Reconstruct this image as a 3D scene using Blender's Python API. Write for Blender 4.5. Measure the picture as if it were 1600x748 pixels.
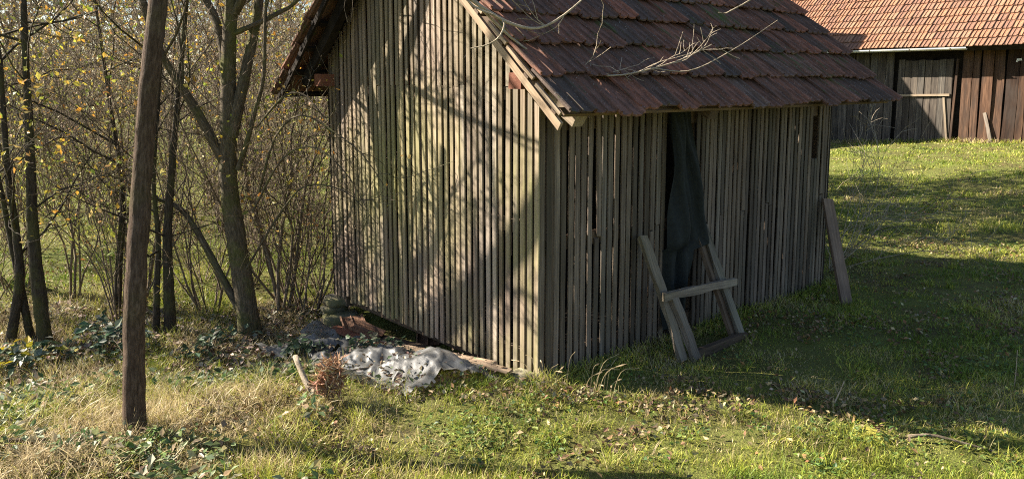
import bpy, math, random
import numpy as np
from mathutils import Vector, Matrix

for o in list(bpy.data.objects): bpy.data.objects.remove(o, do_unlink=True)
sc = bpy.context.scene
COL = sc.collection
rng = np.random.default_rng(7)
R = random.Random(11)

# ------------------------------------------------------------------ camera, sky, sun, exposure
F_PX, PITCH, PPY, CAM_H = 1218.3, 0.131, 285.4, 1.989
cd = bpy.data.cameras.new('camera'); cam = bpy.data.objects.new('camera', cd); COL.objects.link(cam)
cam.location = (0, 0, CAM_H); cam.rotation_euler = (math.pi/2 - PITCH, 0, 0)
cd.sensor_width = 36.0; cd.lens = F_PX/1600*36.0
cd.shift_y = -(374-PPY)/1600.0
cd.clip_start = 0.05; cd.clip_end = 2000
sc.camera = cam

SUN_AZ, SUN_EL = math.radians(-16.5), math.radians(33)          # heading of the light, height of the sun
SD = np.array([math.cos(SUN_AZ)*math.cos(SUN_EL), math.sin(SUN_AZ)*math.cos(SUN_EL), -math.sin(SUN_EL)])
w = bpy.data.worlds.new('World'); sc.world = w; w.use_nodes = True
nt = w.node_tree; bg = nt.nodes['Background']
sky = nt.nodes.new('ShaderNodeTexSky'); sky.sky_type = 'NISHITA'; sky.sun_disc = False
sky.sun_elevation = SUN_EL; sky.sun_rotation = math.atan2(-SD[0], -SD[1])
sky.air_density = 1.0; sky.dust_density = 0.7; sky.ozone_density = 1.0
nt.links.new(sky.outputs[0], bg.inputs[0]); bg.inputs[1].default_value = 0.05
sl = bpy.data.lights.new('sun', 'SUN'); sun = bpy.data.objects.new('sun', sl); COL.objects.link(sun)
sl.energy = 5.0; sl.angle = math.radians(0.5); sl.color = (1.0, 0.90, 0.76)
sun.rotation_euler = Vector(SD).to_track_quat('-Z', 'Y').to_euler()
sun.location = (-8, 3, 8)
sc.view_settings.view_transform = 'Standard'; sc.view_settings.look = 'None'
sc.view_settings.exposure = 2.1; sc.view_settings.gamma = 1.0
sc.cycles.max_bounces = 6; sc.cycles.transparent_max_bounces = 12
sc.cycles.use_denoising = False; sc.cycles.filter_width = 1.1; sc.cycles.sample_clamp_indirect = 4.0
sc.cycles.use_adaptive_sampling = False

# ------------------------------------------------------------------ helpers
def at(px, py, Y):                                             # point at distance Y ahead seen at a photo pixel
    dx, dz = (px-800)/F_PX, -(py-PPY)/F_PX
    c, s = math.cos(PITCH), math.sin(PITCH)
    r = np.array([dx, c+dz*s, -s+dz*c])
    return np.array([0, 0, CAM_H]) + r*(Y/r[1])

class MB:
    """collects geometry; becomes ONE mesh"""
    def __init__(s): s.v=[]; s.t=[]; s.q=[]; s.g=[]; s.c=[]; s.n=0
    def add(s, v, tri=None, quad=None, g=None, c=None):
        v = np.asarray(v, float).reshape(-1,3)
        if tri is not None and len(tri): s.t.append(np.asarray(tri, int).reshape(-1,3)+s.n)
        if quad is not None and len(quad): s.q.append(np.asarray(quad, int).reshape(-1,4)+s.n)
        s.v.append(v); s.g.append(np.zeros_like(v) if g is None else np.asarray(g, float))
        cc = np.ones((len(v),3))*.5 if c is None else (np.tile(c,(len(v),1)) if np.ndim(c)==1 else np.asarray(c))
        s.c.append(cc); s.n += len(v)
    def mesh(s, name, off=(0,0,0), smooth=False):
        v = np.concatenate(s.v)-np.asarray(off); m = bpy.data.meshes.new(name)
        t = np.concatenate(s.t) if s.t else np.zeros((0,3),int)
        q = np.concatenate(s.q) if s.q else np.zeros((0,4),int)
        m.vertices.add(len(v)); m.vertices.foreach_set('co', v.ravel())
        m.loops.add(t.size+q.size); m.loops.foreach_set('vertex_index', np.concatenate([t.ravel(), q.ravel()]).astype(np.int32))
        m.polygons.add(len(t)+len(q))
        st = np.concatenate([np.arange(len(t))*3, t.size+np.arange(len(q))*4])
        m.polygons.foreach_set('loop_start', st.astype(np.int32))
        m.polygons.foreach_set('use_smooth', np.full(len(t)+len(q), bool(smooth)))
        a = m.attributes.new('g','FLOAT_VECTOR','POINT'); a.data.foreach_set('vector', np.concatenate(s.g).ravel())
        c = np.concatenate(s.c); a = m.color_attributes.new('c','FLOAT_COLOR','POINT')
        a.data.foreach_set('color', np.concatenate([c, np.ones((len(c),1))],1).ravel())
        m.update(calc_edges=True); m.validate(); return m

def link(o, parent=None):
    COL.objects.link(o)
    if parent is not None: o.parent = parent
    return o
ORG = {}
def world_org(p):
    return ORG.get(p.name, np.zeros(3)) if p is not None else np.zeros(3)
def obj(name, mb, mat, parent=None, smooth=False, base=None):
    off = world_org(parent) if parent is not None else (np.zeros(3) if base is None else np.asarray(base, float))
    o = bpy.data.objects.new(name, mb.mesh(name, off, smooth)); link(o, parent)
    o.data.materials.append(mat)
    if parent is None: o.location = off
    ORG[o.name] = np.array(off); return o
def tag(o, label, cat, group=None):
    o['label'] = label; o['category'] = cat
    if group: o['group'] = group
    return o
def thing(name, loc, label, cat, group=None):
    o = bpy.data.objects.new(name, None); link(o); o.location = loc; o.empty_display_size = .1
    ORG[o.name] = np.array(loc, float); return tag(o, label, cat, group)
def kind(o, k): o['kind'] = k; return o
def copy_tree(o, parent=None):
    c = o.copy(); COL.objects.link(c); c.parent = parent
    for ch in o.children: copy_tree(ch, c)
    return c

def unit(a): a = np.asarray(a, float); return a/np.linalg.norm(a)
BOXQ = np.array([[0,3,2,1],[4,5,6,7],[0,1,5,4],[1,2,6,5],[2,3,7,6],[3,0,4,7]])
def bar(mb, p0, p1, wid, thk, side, seg=1, jit=0.0, taper=1.0, bow=0.0, ragged=0.0):
    """board from p0 to p1; side = rough direction of its width"""
    p0 = np.asarray(p0,float); p1 = np.asarray(p1,float); ax = unit(p1-p0); L = np.linalg.norm(p1-p0)
    n = unit(np.cross(ax, side)); sd = np.cross(n, ax)
    off = rng.random(3)*20; V=[]; G=[]
    for i in range(seg+1):
        f = i/seg; wv = wid*(1+(taper-1)*f)/2
        j = rng.normal(0, jit, 4); k = rng.normal(0, jit*.4, 4); bb = math.sin(f*math.pi)*bow
        e = rng.normal(0, ragged, 4) if i in (0, seg) else np.zeros(4)
        for q,(sx,sy) in enumerate(((-1,-1),(1,-1),(1,1),(-1,1))):
            xx = sx*wv+j[q]+bb; yy = sy*thk/2+k[q]
            V.append(p0+ax*(L*f+e[q])+sd*xx+n*yy); G.append([L*f+off[0], xx+off[1], yy+off[2]])
    Q=[[0,3,2,1]]
    for i in range(seg):
        a=i*4; b=a+4
        Q += [[a+k_, a+(k_+1)%4, b+(k_+1)%4, b+k_] for k_ in range(4)]
    b=seg*4; Q.append([b,b+1,b+2,b+3])
    mb.add(V, quad=Q, g=G)

def tube(mb, pts, rad, sides=5, c=None, cap=False, rough=0.0):
    pts = np.asarray(pts,float); n=len(pts); rad=np.broadcast_to(np.asarray(rad,float),(n,))
    T = np.gradient(pts, axis=0); T /= np.linalg.norm(T,axis=1)[:,None]+1e-12
    m = T.mean(0); ref = np.array([1.,0,0]) if abs(m[0])<.6*np.linalg.norm(m)+1e-9 else np.array([0,1.,0])
    a = np.cross(T, ref); a /= np.linalg.norm(a,axis=1)[:,None]+1e-12; b=np.cross(T,a)
    th = np.arange(sides)/sides*2*math.pi
    rr = rad[:,None]*(1+(rng.normal(0,rough,(n,sides)) if rough else 0))
    ring = pts[:,None,:]+ (a[:,None,:]*np.cos(th)[None,:,None]+b[:,None,:]*np.sin(th)[None,:,None])*(rr[:,:,None] if rough else rad[:,None,None])
    i=np.arange(n-1)[:,None]*sides; k=np.arange(sides)[None,:]; k2=(k+1)%sides
    Q=np.stack([i+k, i+k2, i+sides+k2, i+sides+k],-1).reshape(-1,4)
    s = np.concatenate([[0],np.cumsum(np.linalg.norm(np.diff(pts,axis=0),axis=1))])
    o = rng.random(3)*9
    G=np.stack([np.repeat(s,sides)+o[0], np.tile(np.cos(th),n)*np.repeat(rad,sides)+o[1], np.tile(np.sin(th),n)*np.repeat(rad,sides)+o[2]],1)
    tri=None
    if cap:
        tri=[[0,k_+1,k_] if False else [0,(k_+1)%sides,k_] for k_ in range(1,sides-1)]+[[(n-1)*sides,(n-1)*sides+k_,(n-1)*sides+k_+1] for k_ in range(1,sides-1)]
    mb.add(ring.reshape(-1,3), quad=Q, tri=tri, g=G, c=c)
def smooth_path(P, n):
    P=np.asarray(P,float); m=len(P); t=np.linspace(0,m-1,n); out=np.zeros((n,P.shape[1]))
    Q=np.vstack([2*P[0]-P[1],P,2*P[-1]-P[-2]])
    for j,tt in enumerate(t):
        i=min(int(tt),m-2); f=tt-i; a,b,c,d=Q[i],Q[i+1],Q[i+2],Q[i+3]
        out[j]=.5*((2*b)+(-a+c)*f+(2*a-5*b+4*c-d)*f*f+(-a+3*b-3*c+d)*f**3)
    return out
def sm(a,b,x): t=np.clip((x-a)/(b-a),0,1); return t*t*(3-2*t)

# value noise (for heights and placing)
_tab = rng.random((256,256))
def vnoise(x,y,s=1.0):
    x=np.asarray(x,float)*s+100; y=np.asarray(y,float)*s+100
    i=np.floor(x).astype(int); j=np.floor(y).astype(int); f=x-i; h=y-j; f=f*f*(3-2*f); h=h*h*(3-2*h)
    T=lambda a,b:_tab[a%256,b%256]
    return (T(i,j)*(1-f)+T(i+1,j)*f)*(1-h)+(T(i,j+1)*(1-f)+T(i+1,j+1)*f)*h

# ------------------------------------------------------------------ materials
def new_mat(name):
    m=bpy.data.materials.new(name); m.use_nodes=True; t=m.node_tree
    for n in list(t.nodes): t.nodes.remove(n)
    out=t.nodes.new('ShaderNodeOutputMaterial'); return m,t,out
def N(t,typ,**k):
    n=t.nodes.new(typ)
    for a,b in k.items(): setattr(n,a,b)
    return n
def noise(t, vec, scale, detail=5, rough=.6):
    n=N(t,'ShaderNodeTexNoise'); n.inputs['Scale'].default_value=scale; n.inputs['Detail'].default_value=detail
    n.inputs['Roughness'].default_value=rough; t.links.new(vec,n.inputs['Vector']); return n.outputs['Fac']
def ramp(t, fac, stops):
    r=N(t,'ShaderNodeValToRGB'); e=r.color_ramp.elements
    while len(e)<len(stops): e.new(.5)
    for x,(p,c) in zip(e,stops): x.position=p; x.color=(*c,1) if len(c)==3 else c
    t.links.new(fac,r.inputs[0]); return r.outputs[0]
def mix(t, fac, a, b, mode='MIX'):
    m=N(t,'ShaderNodeMix',data_type='RGBA',blend_type=mode)
    for s,x in ((0,fac),(6,a),(7,b)):
        if hasattr(x,'default_value'): t.links.new(x,m.inputs[s])
        else: m.inputs[s].default_value = x if s==0 else (*x,1)
    return m.outputs[2]
def mathn(t, op, a, b):
    m=N(t,'ShaderNodeMath',operation=op)
    for s,x in ((0,a),(1,b)):
        if hasattr(x,'default_value'): t.links.new(x,m.inputs[s])
        else: m.inputs[s].default_value=x
    return m.outputs[0]
def mapping(t, vec, scale):
    m=N(t,'ShaderNodeMapping'); m.inputs['Scale'].default_value=scale; t.links.new(vec,m.inputs['Vector']); return m.outputs[0]
def bump(t, h, strength, dist=.01):
    b=N(t,'ShaderNodeBump'); b.inputs['Strength'].default_value=strength; b.inputs['Distance'].default_value=dist
    t.links.new(h,b.inputs['Height']); return b.outputs[0]
def attr(t,name): n=N(t,'ShaderNodeAttribute',attribute_name=name); return n
def princ(t,out,col,rough=.8,normal=None,spec=.3):
    p=N(t,'ShaderNodeBsdfPrincipled'); t.links.new(p.outputs[0],out.inputs[0])
    if hasattr(col,'default_value'): t.links.new(col,p.inputs['Base Color'])
    else: p.inputs['Base Color'].default_value=(*col,1)
    p.inputs['Roughness'].default_value=rough; p.inputs['Specular IOR Level'].default_value=spec
    if normal is not None: t.links.new(normal,p.inputs['Normal'])
    return p

def wood_mat(name, dark, mid, light, algae=0.0, algae_col=(.15,.17,.05), var=.5, dirt=.5):
    m,t,out=new_mat(name); g=attr(t,'g').outputs['Vector']; pos=N(t,'ShaderNodeNewGeometry').outputs['Position']
    oi=N(t,'ShaderNodeObjectInfo')
    fine=noise(t,mapping(t,g,(2.5,110,110)),1.0,4,.7); broad=noise(t,mapping(t,g,(1.2,14,14)),1.0,4,.6)
    f=mathn(t,'ADD',mathn(t,'MULTIPLY',fine,.6),mathn(t,'MULTIPLY',broad,.4))
    col=ramp(t,f,[(.3,dark),(.48,mid),(.66,light)])
    rv=ramp(t,oi.outputs['Random'],[(0,(1-var,)*3),(1,(1+var*.35,)*3)])
    col=mix(t,1.0,col,rv,'MULTIPLY')
    warm=ramp(t,mathn(t,'FRACT',mathn(t,'MULTIPLY',oi.outputs['Random'],7.31),0),[(0,(1.0,.97,.95)),(.5,(1.0,.94,.86)),(1,(.96,1.0,1.0))])
    col=mix(t,1.0,col,warm,'MULTIPLY')
    st=noise(t,mapping(t,pos,(3,3,.8)),1.6,4,.65)
    col=mix(t,ramp(t,st,[(.45,(0,0,0)),(.75,(dirt,)*3)]),col,(.045,.036,.03))
    if algae:
        al=noise(t,mapping(t,pos,(1,1,.6)),1.3,5,.6)
        gr=noise(t,mapping(t,g,(4,30,30)),1,3,.6)
        zz_=N(t,'ShaderNodeSeparateXYZ'); t.links.new(pos,zz_.inputs[0])
        low=ramp(t,mathn(t,'DIVIDE',zz_.outputs[2],2.4),[(.55,(1,)*3),(.85,(.12,)*3)])
        gr=mathn(t,'MULTIPLY',gr,low)
        k=mathn(t,'MULTIPLY',ramp(t,al,[(.40,(0,0,0)),(.62,(algae,)*3)]),ramp(t,gr,[(.3,(.3,)*3),(.6,(1,)*3)]))
        col=mix(t,k,col,algae_col)
    princ(t,out,col,.85,bump(t,f,.55,.006),.2); return m
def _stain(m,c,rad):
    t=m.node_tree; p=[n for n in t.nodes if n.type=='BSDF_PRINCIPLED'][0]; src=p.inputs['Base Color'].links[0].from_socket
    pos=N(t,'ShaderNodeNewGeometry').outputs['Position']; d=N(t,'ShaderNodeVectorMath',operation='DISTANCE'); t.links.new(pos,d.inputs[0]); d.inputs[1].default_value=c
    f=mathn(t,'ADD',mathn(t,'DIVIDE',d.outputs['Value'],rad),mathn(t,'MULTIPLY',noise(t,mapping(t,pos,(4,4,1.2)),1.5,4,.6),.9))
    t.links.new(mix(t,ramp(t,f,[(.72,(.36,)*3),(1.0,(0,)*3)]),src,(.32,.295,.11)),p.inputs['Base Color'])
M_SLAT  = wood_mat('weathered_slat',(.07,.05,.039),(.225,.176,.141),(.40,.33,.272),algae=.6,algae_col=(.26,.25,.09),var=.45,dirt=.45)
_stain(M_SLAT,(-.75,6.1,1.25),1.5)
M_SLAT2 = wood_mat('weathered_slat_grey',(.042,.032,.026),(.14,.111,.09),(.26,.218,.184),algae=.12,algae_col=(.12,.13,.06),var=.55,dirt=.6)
M_BEAM  = wood_mat('old_beam',(.05,.035,.025),(.12,.085,.06),(.2,.15,.11))
M_BARGE = wood_mat('pale_board',(.14,.095,.06),(.32,.24,.165),(.47,.37,.27),var=.3,dirt=.4)
M_REDBR = wood_mat('red_brown_beam',(.08,.03,.018),(.17,.065,.04),(.25,.11,.07),var=.2,dirt=.2)
M_GREY  = wood_mat('grey_board',(.05,.042,.036),(.17,.145,.122),(.31,.272,.235),algae=.2,var=.25)
M_BROWN = wood_mat('brown_barn_board',(.013,.008,.006),(.062,.034,.022),(.18,.105,.068),var=.6,dirt=.8)
M_BARNG = wood_mat('grey_barn_board',(.018,.016,.015),(.08,.07,.062),(.25,.215,.175),var=.45,dirt=.8)
M_PROP  = wood_mat('brown_plank',(.06,.04,.028),(.17,.12,.09),(.28,.21,.16),var=.1)
M_POLE  = wood_mat('pale_pole',(.14,.11,.08),(.25,.205,.155),(.36,.31,.24),var=.1,dirt=.4)

def tile_mat(name, stops, moss, speck, soot):
    m,t,out=new_mat(name); pos=N(t,'ShaderNodeNewGeometry').outputs['Position']; oi=N(t,'ShaderNodeObjectInfo'); at_=attr(t,'c')
    rv=mathn(t,'FRACT',mathn(t,'ADD',oi.outputs['Random'],attr(t,'g').outputs['Fac']),0)
    base=ramp(t,rv,stops)
    n1=noise(t,mapping(t,N(t,'ShaderNodeTexCoord').outputs['Object'],(30,7,20)),1,5,.65); n2=noise(t,pos,2.2,4,.6); n3=noise(t,pos,90,3,.6)
    col=mix(t,ramp(t,n1,[(.42,(0,0,0)),(.62,(soot,)*3)]),base,(.036,.027,.022))
    col=mix(t,ramp(t,mathn(t,'MULTIPLY',n2,n1),[(.30,(0,0,0)),(.42,(moss,)*3)]),col,(.06,.085,.02))
    col=mix(t,ramp(t,n3,[(.64,(0,0,0)),(.72,(speck,)*3)]),col,(.36,.36,.34))
    princ(t,out,col,.85,bump(t,mathn(t,'ADD',n1,mathn(t,'MULTIPLY',n3,.5)),.5,.008),.25); return m
M_TILE = tile_mat('dark_red_clay_tile',[(0,(.12,.068,.048)),(.25,(.19,.085,.055)),(.5,(.075,.055,.044)),(.75,(.25,.10,.06)),(1,(.13,.095,.075))],.95,.8,.7)
M_BTILE = tile_mat('orange_clay_tile',[(0,(.27,.135,.078)),(.3,(.32,.158,.088)),(.6,(.21,.108,.072)),(1,(.31,.175,.105))],.2,.25,.6)
M_OTILE = tile_mat('broken_orange_tile',[(0,(.17,.09,.055)),(1,(.23,.12,.07))],.3,.1,.6)

def bark_mat(name, a, b, c, moss=.0):
    m,t,out=new_mat(name); g=attr(t,'g').outputs['Vector']; pos=N(t,'ShaderNodeNewGeometry').outputs['Position']
    n=noise(t,mapping(t,g,(14,70,70)),1,6,.75); n2=noise(t,pos,4,4,.6)
    col=ramp(t,n,[(.3,a),(.5,b),(.7,c)])
    col=mix(t,ramp(t,n2,[(.48,(0,0,0)),(.66,(moss,)*3)]),col,(.11,.12,.03))
    princ(t,out,col,.9,bump(t,n,1.0,.02),.15); return m
M_BARK = bark_mat('brown_bark',(.028,.017,.011),(.082,.054,.037),(.17,.122,.088),.15)
M_BARKG = bark_mat('mossy_bark',(.03,.025,.018),(.10,.08,.055),(.22,.18,.13),.65)
M_DARKB = bark_mat('dark_bark',(.018,.014,.011),(.05,.04,.03),(.10,.085,.068),.4)
M_TWIG = bark_mat('grey_twig',(.075,.055,.038),(.20,.155,.11),(.36,.30,.23),.1)
M_TWIGP = bark_mat('pale_twig',(.22,.17,.11),(.40,.33,.24),(.55,.47,.36),.0)

def leaf_mat(name, trans=.35, rough=.55, spec=.35):
    m,t,out=new_mat(name); c=attr(t,'c').outputs['Color']; pos=N(t,'ShaderNodeNewGeometry').outputs['Position']
    col=mix(t,1.0,c,ramp(t,noise(t,pos,60,2,.5),[(.3,(.7,)*3),(.7,(1.2,)*3)]),'MULTIPLY')
    p=princ(t,out,col,rough,None,spec); tr=N(t,'ShaderNodeBsdfTranslucent'); t.links.new(col,tr.inputs[0])
    mx=N(t,'ShaderNodeMixShader'); mx.inputs[0].default_value=trans
    t.links.new(p.outputs[0],mx.inputs[1]); t.links.new(tr.outputs[0],mx.inputs[2]); t.links.new(mx.outputs[0],out.inputs[0]); return m
M_LEAF=leaf_mat('leaf'); M_GRASS=leaf_mat('grass_blade',.3,.5,.3); M_DRY=leaf_mat('fallen_leaf',.12,.7,.25)
M_BRAMBLE=leaf_mat('bramble_leaf',.2,.5,.35)

def ground_mat():
    m,t,out=new_mat('meadow_soil'); pos=N(t,'ShaderNodeNewGeometry').outputs['Position']
    a=noise(t,pos,1.1,6,.6); b=noise(t,pos,9,5,.65); c=noise(t,pos,55,4,.7); d=noise(t,pos,.22,4,.5)
    col=ramp(t,b,[(.3,(.07,.05,.03)),(.5,(.11,.10,.035)),(.68,(.17,.17,.045))])
    col=mix(t,ramp(t,a,[(.4,(0,0,0)),(.62,(.75,)*3)]),col,(.15,.18,.035))
    col=mix(t,ramp(t,c,[(.5,(0,0,0)),(.7,(.6,)*3)]),col,(.15,.11,.06))
    col=mix(t,ramp(t,d,[(.45,(0,0,0)),(.6,(.4,)*3)]),col,(.13,.15,.04))
    princ(t,out,col,.95,bump(t,mathn(t,'ADD',b,c),1.0,.03),.1); return m
M_GROUND=ground_mat()
def stone_mat():
    m,t,out=new_mat('mossy_stone'); pos=N(t,'ShaderNodeNewGeometry').outputs['Position']
    a=noise(t,pos,9,6,.65); b=noise(t,pos,3,4,.6)
    col=ramp(t,a,[(.3,(.09,.075,.055)),(.6,(.24,.21,.16)),(.75,(.34,.31,.26))])
    col=mix(t,ramp(t,b,[(.45,(0,0,0)),(.62,(.7,)*3)]),col,(.14,.14,.045))
    princ(t,out,col,.9,bump(t,a,.8,.02),.2); return m
M_STONE=stone_mat()
def plain(name,col,rough=.6,spec=.4,nscale=20,amt=.25,bmp=.2):
    m,t,out=new_mat(name); pos=N(t,'ShaderNodeNewGeometry').outputs['Position']; n=noise(t,pos,nscale,4,.6)
    c=mix(t,1.0,col,ramp(t,n,[(.3,(1-amt,)*3),(.7,(1+amt,)*3)]),'MULTIPLY'); princ(t,out,c,rough,bump(t,n,bmp,.01),spec); return m
M_TARP=plain('dark_tarp',(.009,.012,.012),.75,.3,30,.4,.3)
M_GUTTER=plain('galvanised_gutter',(.62,.62,.60),.45,.5,8,.15,.05)
M_DARK=plain('dark_shade_board',(.02,.016,.013),.9,.1,8,.5,.3)  # near-black boards; also carries the shade under the rear roof slope
M_MOSS=plain('yellow_moss',(.24,.22,.045),.95,.1,70,.7,1.0)
M_DOORKNOB=plain('white_plate',(.7,.7,.68),.5,.4)
def plastic_mat():
    m,t,out=new_mat('clear_plastic_film'); pos=N(t,'ShaderNodeNewGeometry').outputs['Position']; n=noise(t,pos,5,2,.5); dz=noise(t,pos,16,3,.6)
    p=N(t,'ShaderNodeBsdfPrincipled'); p.inputs['Roughness'].default_value=.45; p.inputs['Specular IOR Level'].default_value=.4
    col=mix(t,ramp(t,dz,[(.55,(0,0,0)),(.75,(.5,)*3)]),ramp(t,n,[(.3,(.085,.083,.078)),(.7,(.20,.205,.207))]),(.10,.08,.06)); t.links.new(col,p.inputs['Base Color'])
    t.links.new(bump(t,noise(t,pos,6,2,.5),.4,.03),p.inputs['Normal'])
    tr=N(t,'ShaderNodeBsdfTransparent'); tl=N(t,'ShaderNodeBsdfTranslucent'); tl.inputs[0].default_value=(.45,.45,.43,1)
    m1=N(t,'ShaderNodeMixShader'); m1.inputs[0].default_value=.2; t.links.new(p.outputs[0],m1.inputs[1]); t.links.new(tl.outputs[0],m1.inputs[2])
    m2=N(t,'ShaderNodeMixShader'); t.links.new(ramp(t,n,[(.3,(.28,)*3),(.6,(.10,)*3)]),m2.inputs[0])
    t.links.new(m1.outputs[0],m2.inputs[1]); t.links.new(tr.outputs[0],m2.inputs[2]); t.links.new(m2.outputs[0],out.inputs[0]); return m
M_PLASTIC=plastic_mat()

# ------------------------------------------------------------------ terrain
A0=np.array([.174,5.008,0.]); TH=math.radians(49.44)
U=np.array([math.sin(TH),math.cos(TH),0.]); V=np.array([-math.cos(TH),math.sin(TH),0.]); ZZ=np.array([0,0,1.])
SL,SW=3.817,2.887
BX=np.array([10.526,20.0,0.396])                                   # point at the foot of the barn front
def hgt(x,y,fine=True):
    x=np.asarray(x,float); y=np.asarray(y,float)
    a=(x-A0[0])*U[0]+(y-A0[1])*U[1]; bb=(x-BX[0])*V[0]+(y-BX[1])*V[1]
    wv=-x*.25+(y-5)*.9; b=(x-A0[0])*V[0]+(y-A0[1])*V[1]
    z=-.33*sm(-.1,1.6,wv)*(1-sm(0,.9,a)*(1-sm(2.5,4,b)))*(1-sm(3,8,a))
    z=z+sm(5.5,17,a)*(.396-.06*np.clip(bb,-5,5))
    z=z-.5*sm(14,45,np.hypot(x,y))*(1-sm(3,9,a))
    if fine:
        near=1-sm(15,40,np.hypot(x,y))
        z=z+(vnoise(x,y,1.3)-.5)*.07*near+(vnoise(x,y,4.1)-.5)*.03*near
        z=z+1.2*(vnoise(x,y,.03)-.5)*sm(25,80,np.hypot(x,y))
    return z
gx=np.sinh(np.linspace(-1,1,261)*5.2)/math.sinh(5.2)*420
gy=4+np.sinh(np.linspace(-1,1,261)*5.2)/math.sinh(5.2)*420
X,Y=np.meshgrid(gx,gy); Zg=hgt(X,Y)
mb=MB(); n=261; i=np.arange(n-1)[:,None]*n; k=np.arange(n-1)[None,:]
mb.add(np.stack([X.ravel(),Y.ravel(),Zg.ravel()],1),quad=np.stack([i+k,i+k+1,i+n+k+1,i+n+k],-1).reshape(-1,4))
kind(obj('ground',mb,M_GROUND,smooth=True),'structure')
def gz(x,y): return float(hgt(x,y))

# ------------------------------------------------------------------ shed
OV,OE,ZE,RS,OF=.301,.505,1.80,.86,.12
RA=math.atan(RS)
def S(a,b,z): return A0+U*a+V*b+ZZ*z
shed=thing('slatted_shed',tuple(A0),'weathered corn shed of upright slats under a dark red tile roof','shed')
# gable wall: rails and posts, every slat a sub-part
RAIL_Z=1.94
def zroof(b): return ZE+(min(b,SW-b)+OE)*RS-.10
mb=MB()
for z in (.10,1.0,1.9): bar(mb,S(.055,.06,z),S(.055,SW-.06,z),.09,.05,ZZ)
for b in (.06,SW*.5,SW-.06): bar(mb,S(.14,b,-.02),S(.14,b,min(zroof(b)-.02,3.2)),.10,.10,U)
gable=obj('gable_wall',mb,M_BEAM,shed)
pit=.0715; b=.03
while b<SW-.01:
    wd=R.uniform(.037,.045); dz=R.gauss(-.02,.010); o=R.gauss(0,.002); b1=b+R.gauss(0,.003); up_=zroof(b)>RAIL_Z+.1 and b>.16
    split=up_ and R.random()<.3; top=RAIL_Z+R.gauss(0,.006)
    mb=MB(); zt=(zroof(b1)+.04) if (up_ and not split) else top
    bar(mb,S(.012+o,b,dz),S(.012+o+R.gauss(0,.002),b1,zt),wd,.012,V,seg=6 if zt>2.2 else 4,jit=.0013,bow=R.gauss(0,.003),ragged=.004)
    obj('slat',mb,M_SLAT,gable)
    if split:
        mb=MB(); b2=b1+R.gauss(0,.003)
        bar(mb,S(.009+o,b2,top+.004),S(.010+o,b2+R.gauss(0,.003),zroof(b2)+.04),wd+R.uniform(-.003,.003),.012,V,seg=3,jit=.0013,ragged=.003)
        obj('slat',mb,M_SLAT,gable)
    b+=pit+R.gauss(0,.0025)
# long wall
mb=MB()
for z in (.09,.89,1.70): bar(mb,S(.03,.055,z),S(SL-.03,.055,z),.09,.05,ZZ)
for a in (.07,1.30,1.72,2.5,SL-.06): bar(mb,S(a,.14,-.02),S(a,.14,1.98),.10,.10,U)
long_w=obj('side_wall',mb,M_BEAM,shed)
a=.035
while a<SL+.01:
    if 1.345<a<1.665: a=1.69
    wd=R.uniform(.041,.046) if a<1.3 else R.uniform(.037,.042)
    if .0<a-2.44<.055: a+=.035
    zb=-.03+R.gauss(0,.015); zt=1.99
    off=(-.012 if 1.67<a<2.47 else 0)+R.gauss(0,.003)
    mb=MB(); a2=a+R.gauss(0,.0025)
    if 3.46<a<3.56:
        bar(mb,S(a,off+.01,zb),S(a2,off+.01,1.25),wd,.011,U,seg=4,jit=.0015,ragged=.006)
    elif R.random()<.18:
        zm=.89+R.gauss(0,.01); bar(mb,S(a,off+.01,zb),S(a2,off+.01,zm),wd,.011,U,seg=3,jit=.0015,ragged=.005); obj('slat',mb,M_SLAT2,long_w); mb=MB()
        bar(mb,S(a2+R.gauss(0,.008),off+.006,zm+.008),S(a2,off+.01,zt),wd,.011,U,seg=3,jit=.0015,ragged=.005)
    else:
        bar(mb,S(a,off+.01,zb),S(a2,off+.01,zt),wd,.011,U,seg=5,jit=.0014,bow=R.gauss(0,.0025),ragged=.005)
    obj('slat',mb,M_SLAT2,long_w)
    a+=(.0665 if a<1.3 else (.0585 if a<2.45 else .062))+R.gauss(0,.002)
# hidden sides, floor, sills
mb=MB()
a=.1
while a<SL: bar(mb,S(a,SW-.03,-.02),S(a,SW-.03,1.98),.19,.024,U); a+=.2
b=.1
while b<SW: bar(mb,S(SL-.02,b,-.02),S(SL-.02,b,max(zroof(b),1.9)),.19,.024,V); b+=.2
obj('rear_boarding',mb,M_DARK,shed)
mb=MB(); bar(mb,S(.1,SW/2,.03),S(SL-.1,SW/2,.03),SW-.2,.04,V); obj('floor',mb,M_DARK,shed)
for b in (.12,SW-.12):
    mb=MB(); bar(mb,S(.05,b,-.06),S(SL-.05,b,-.06),.12,.11,V,seg=3,jit=.004); obj('sill_beam',mb,M_BEAM,shed)
mb=MB(); bar(mb,S(.16,.2,-.05),S(.16,SW-.2,-.05),.12,.10,U,seg=3,jit=.004); obj('sill_beam',mb,M_BEAM,shed)
# wall plates that poke through the gable, tie ends
mb=MB(); bar(mb,S(-.13,.09,1.985),S(SL+.1,.09,1.985),.105,.12,ZZ,seg=2,jit=.002); obj('wall_plate',mb,M_REDBR,shed)
mb=MB(); bar(mb,S(-.13,SW-.09,1.985),S(SL+.1,SW-.09,1.985),.105,.12,ZZ,seg=2,jit=.002); obj('wall_plate',mb,M_REDBR,shed)
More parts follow.
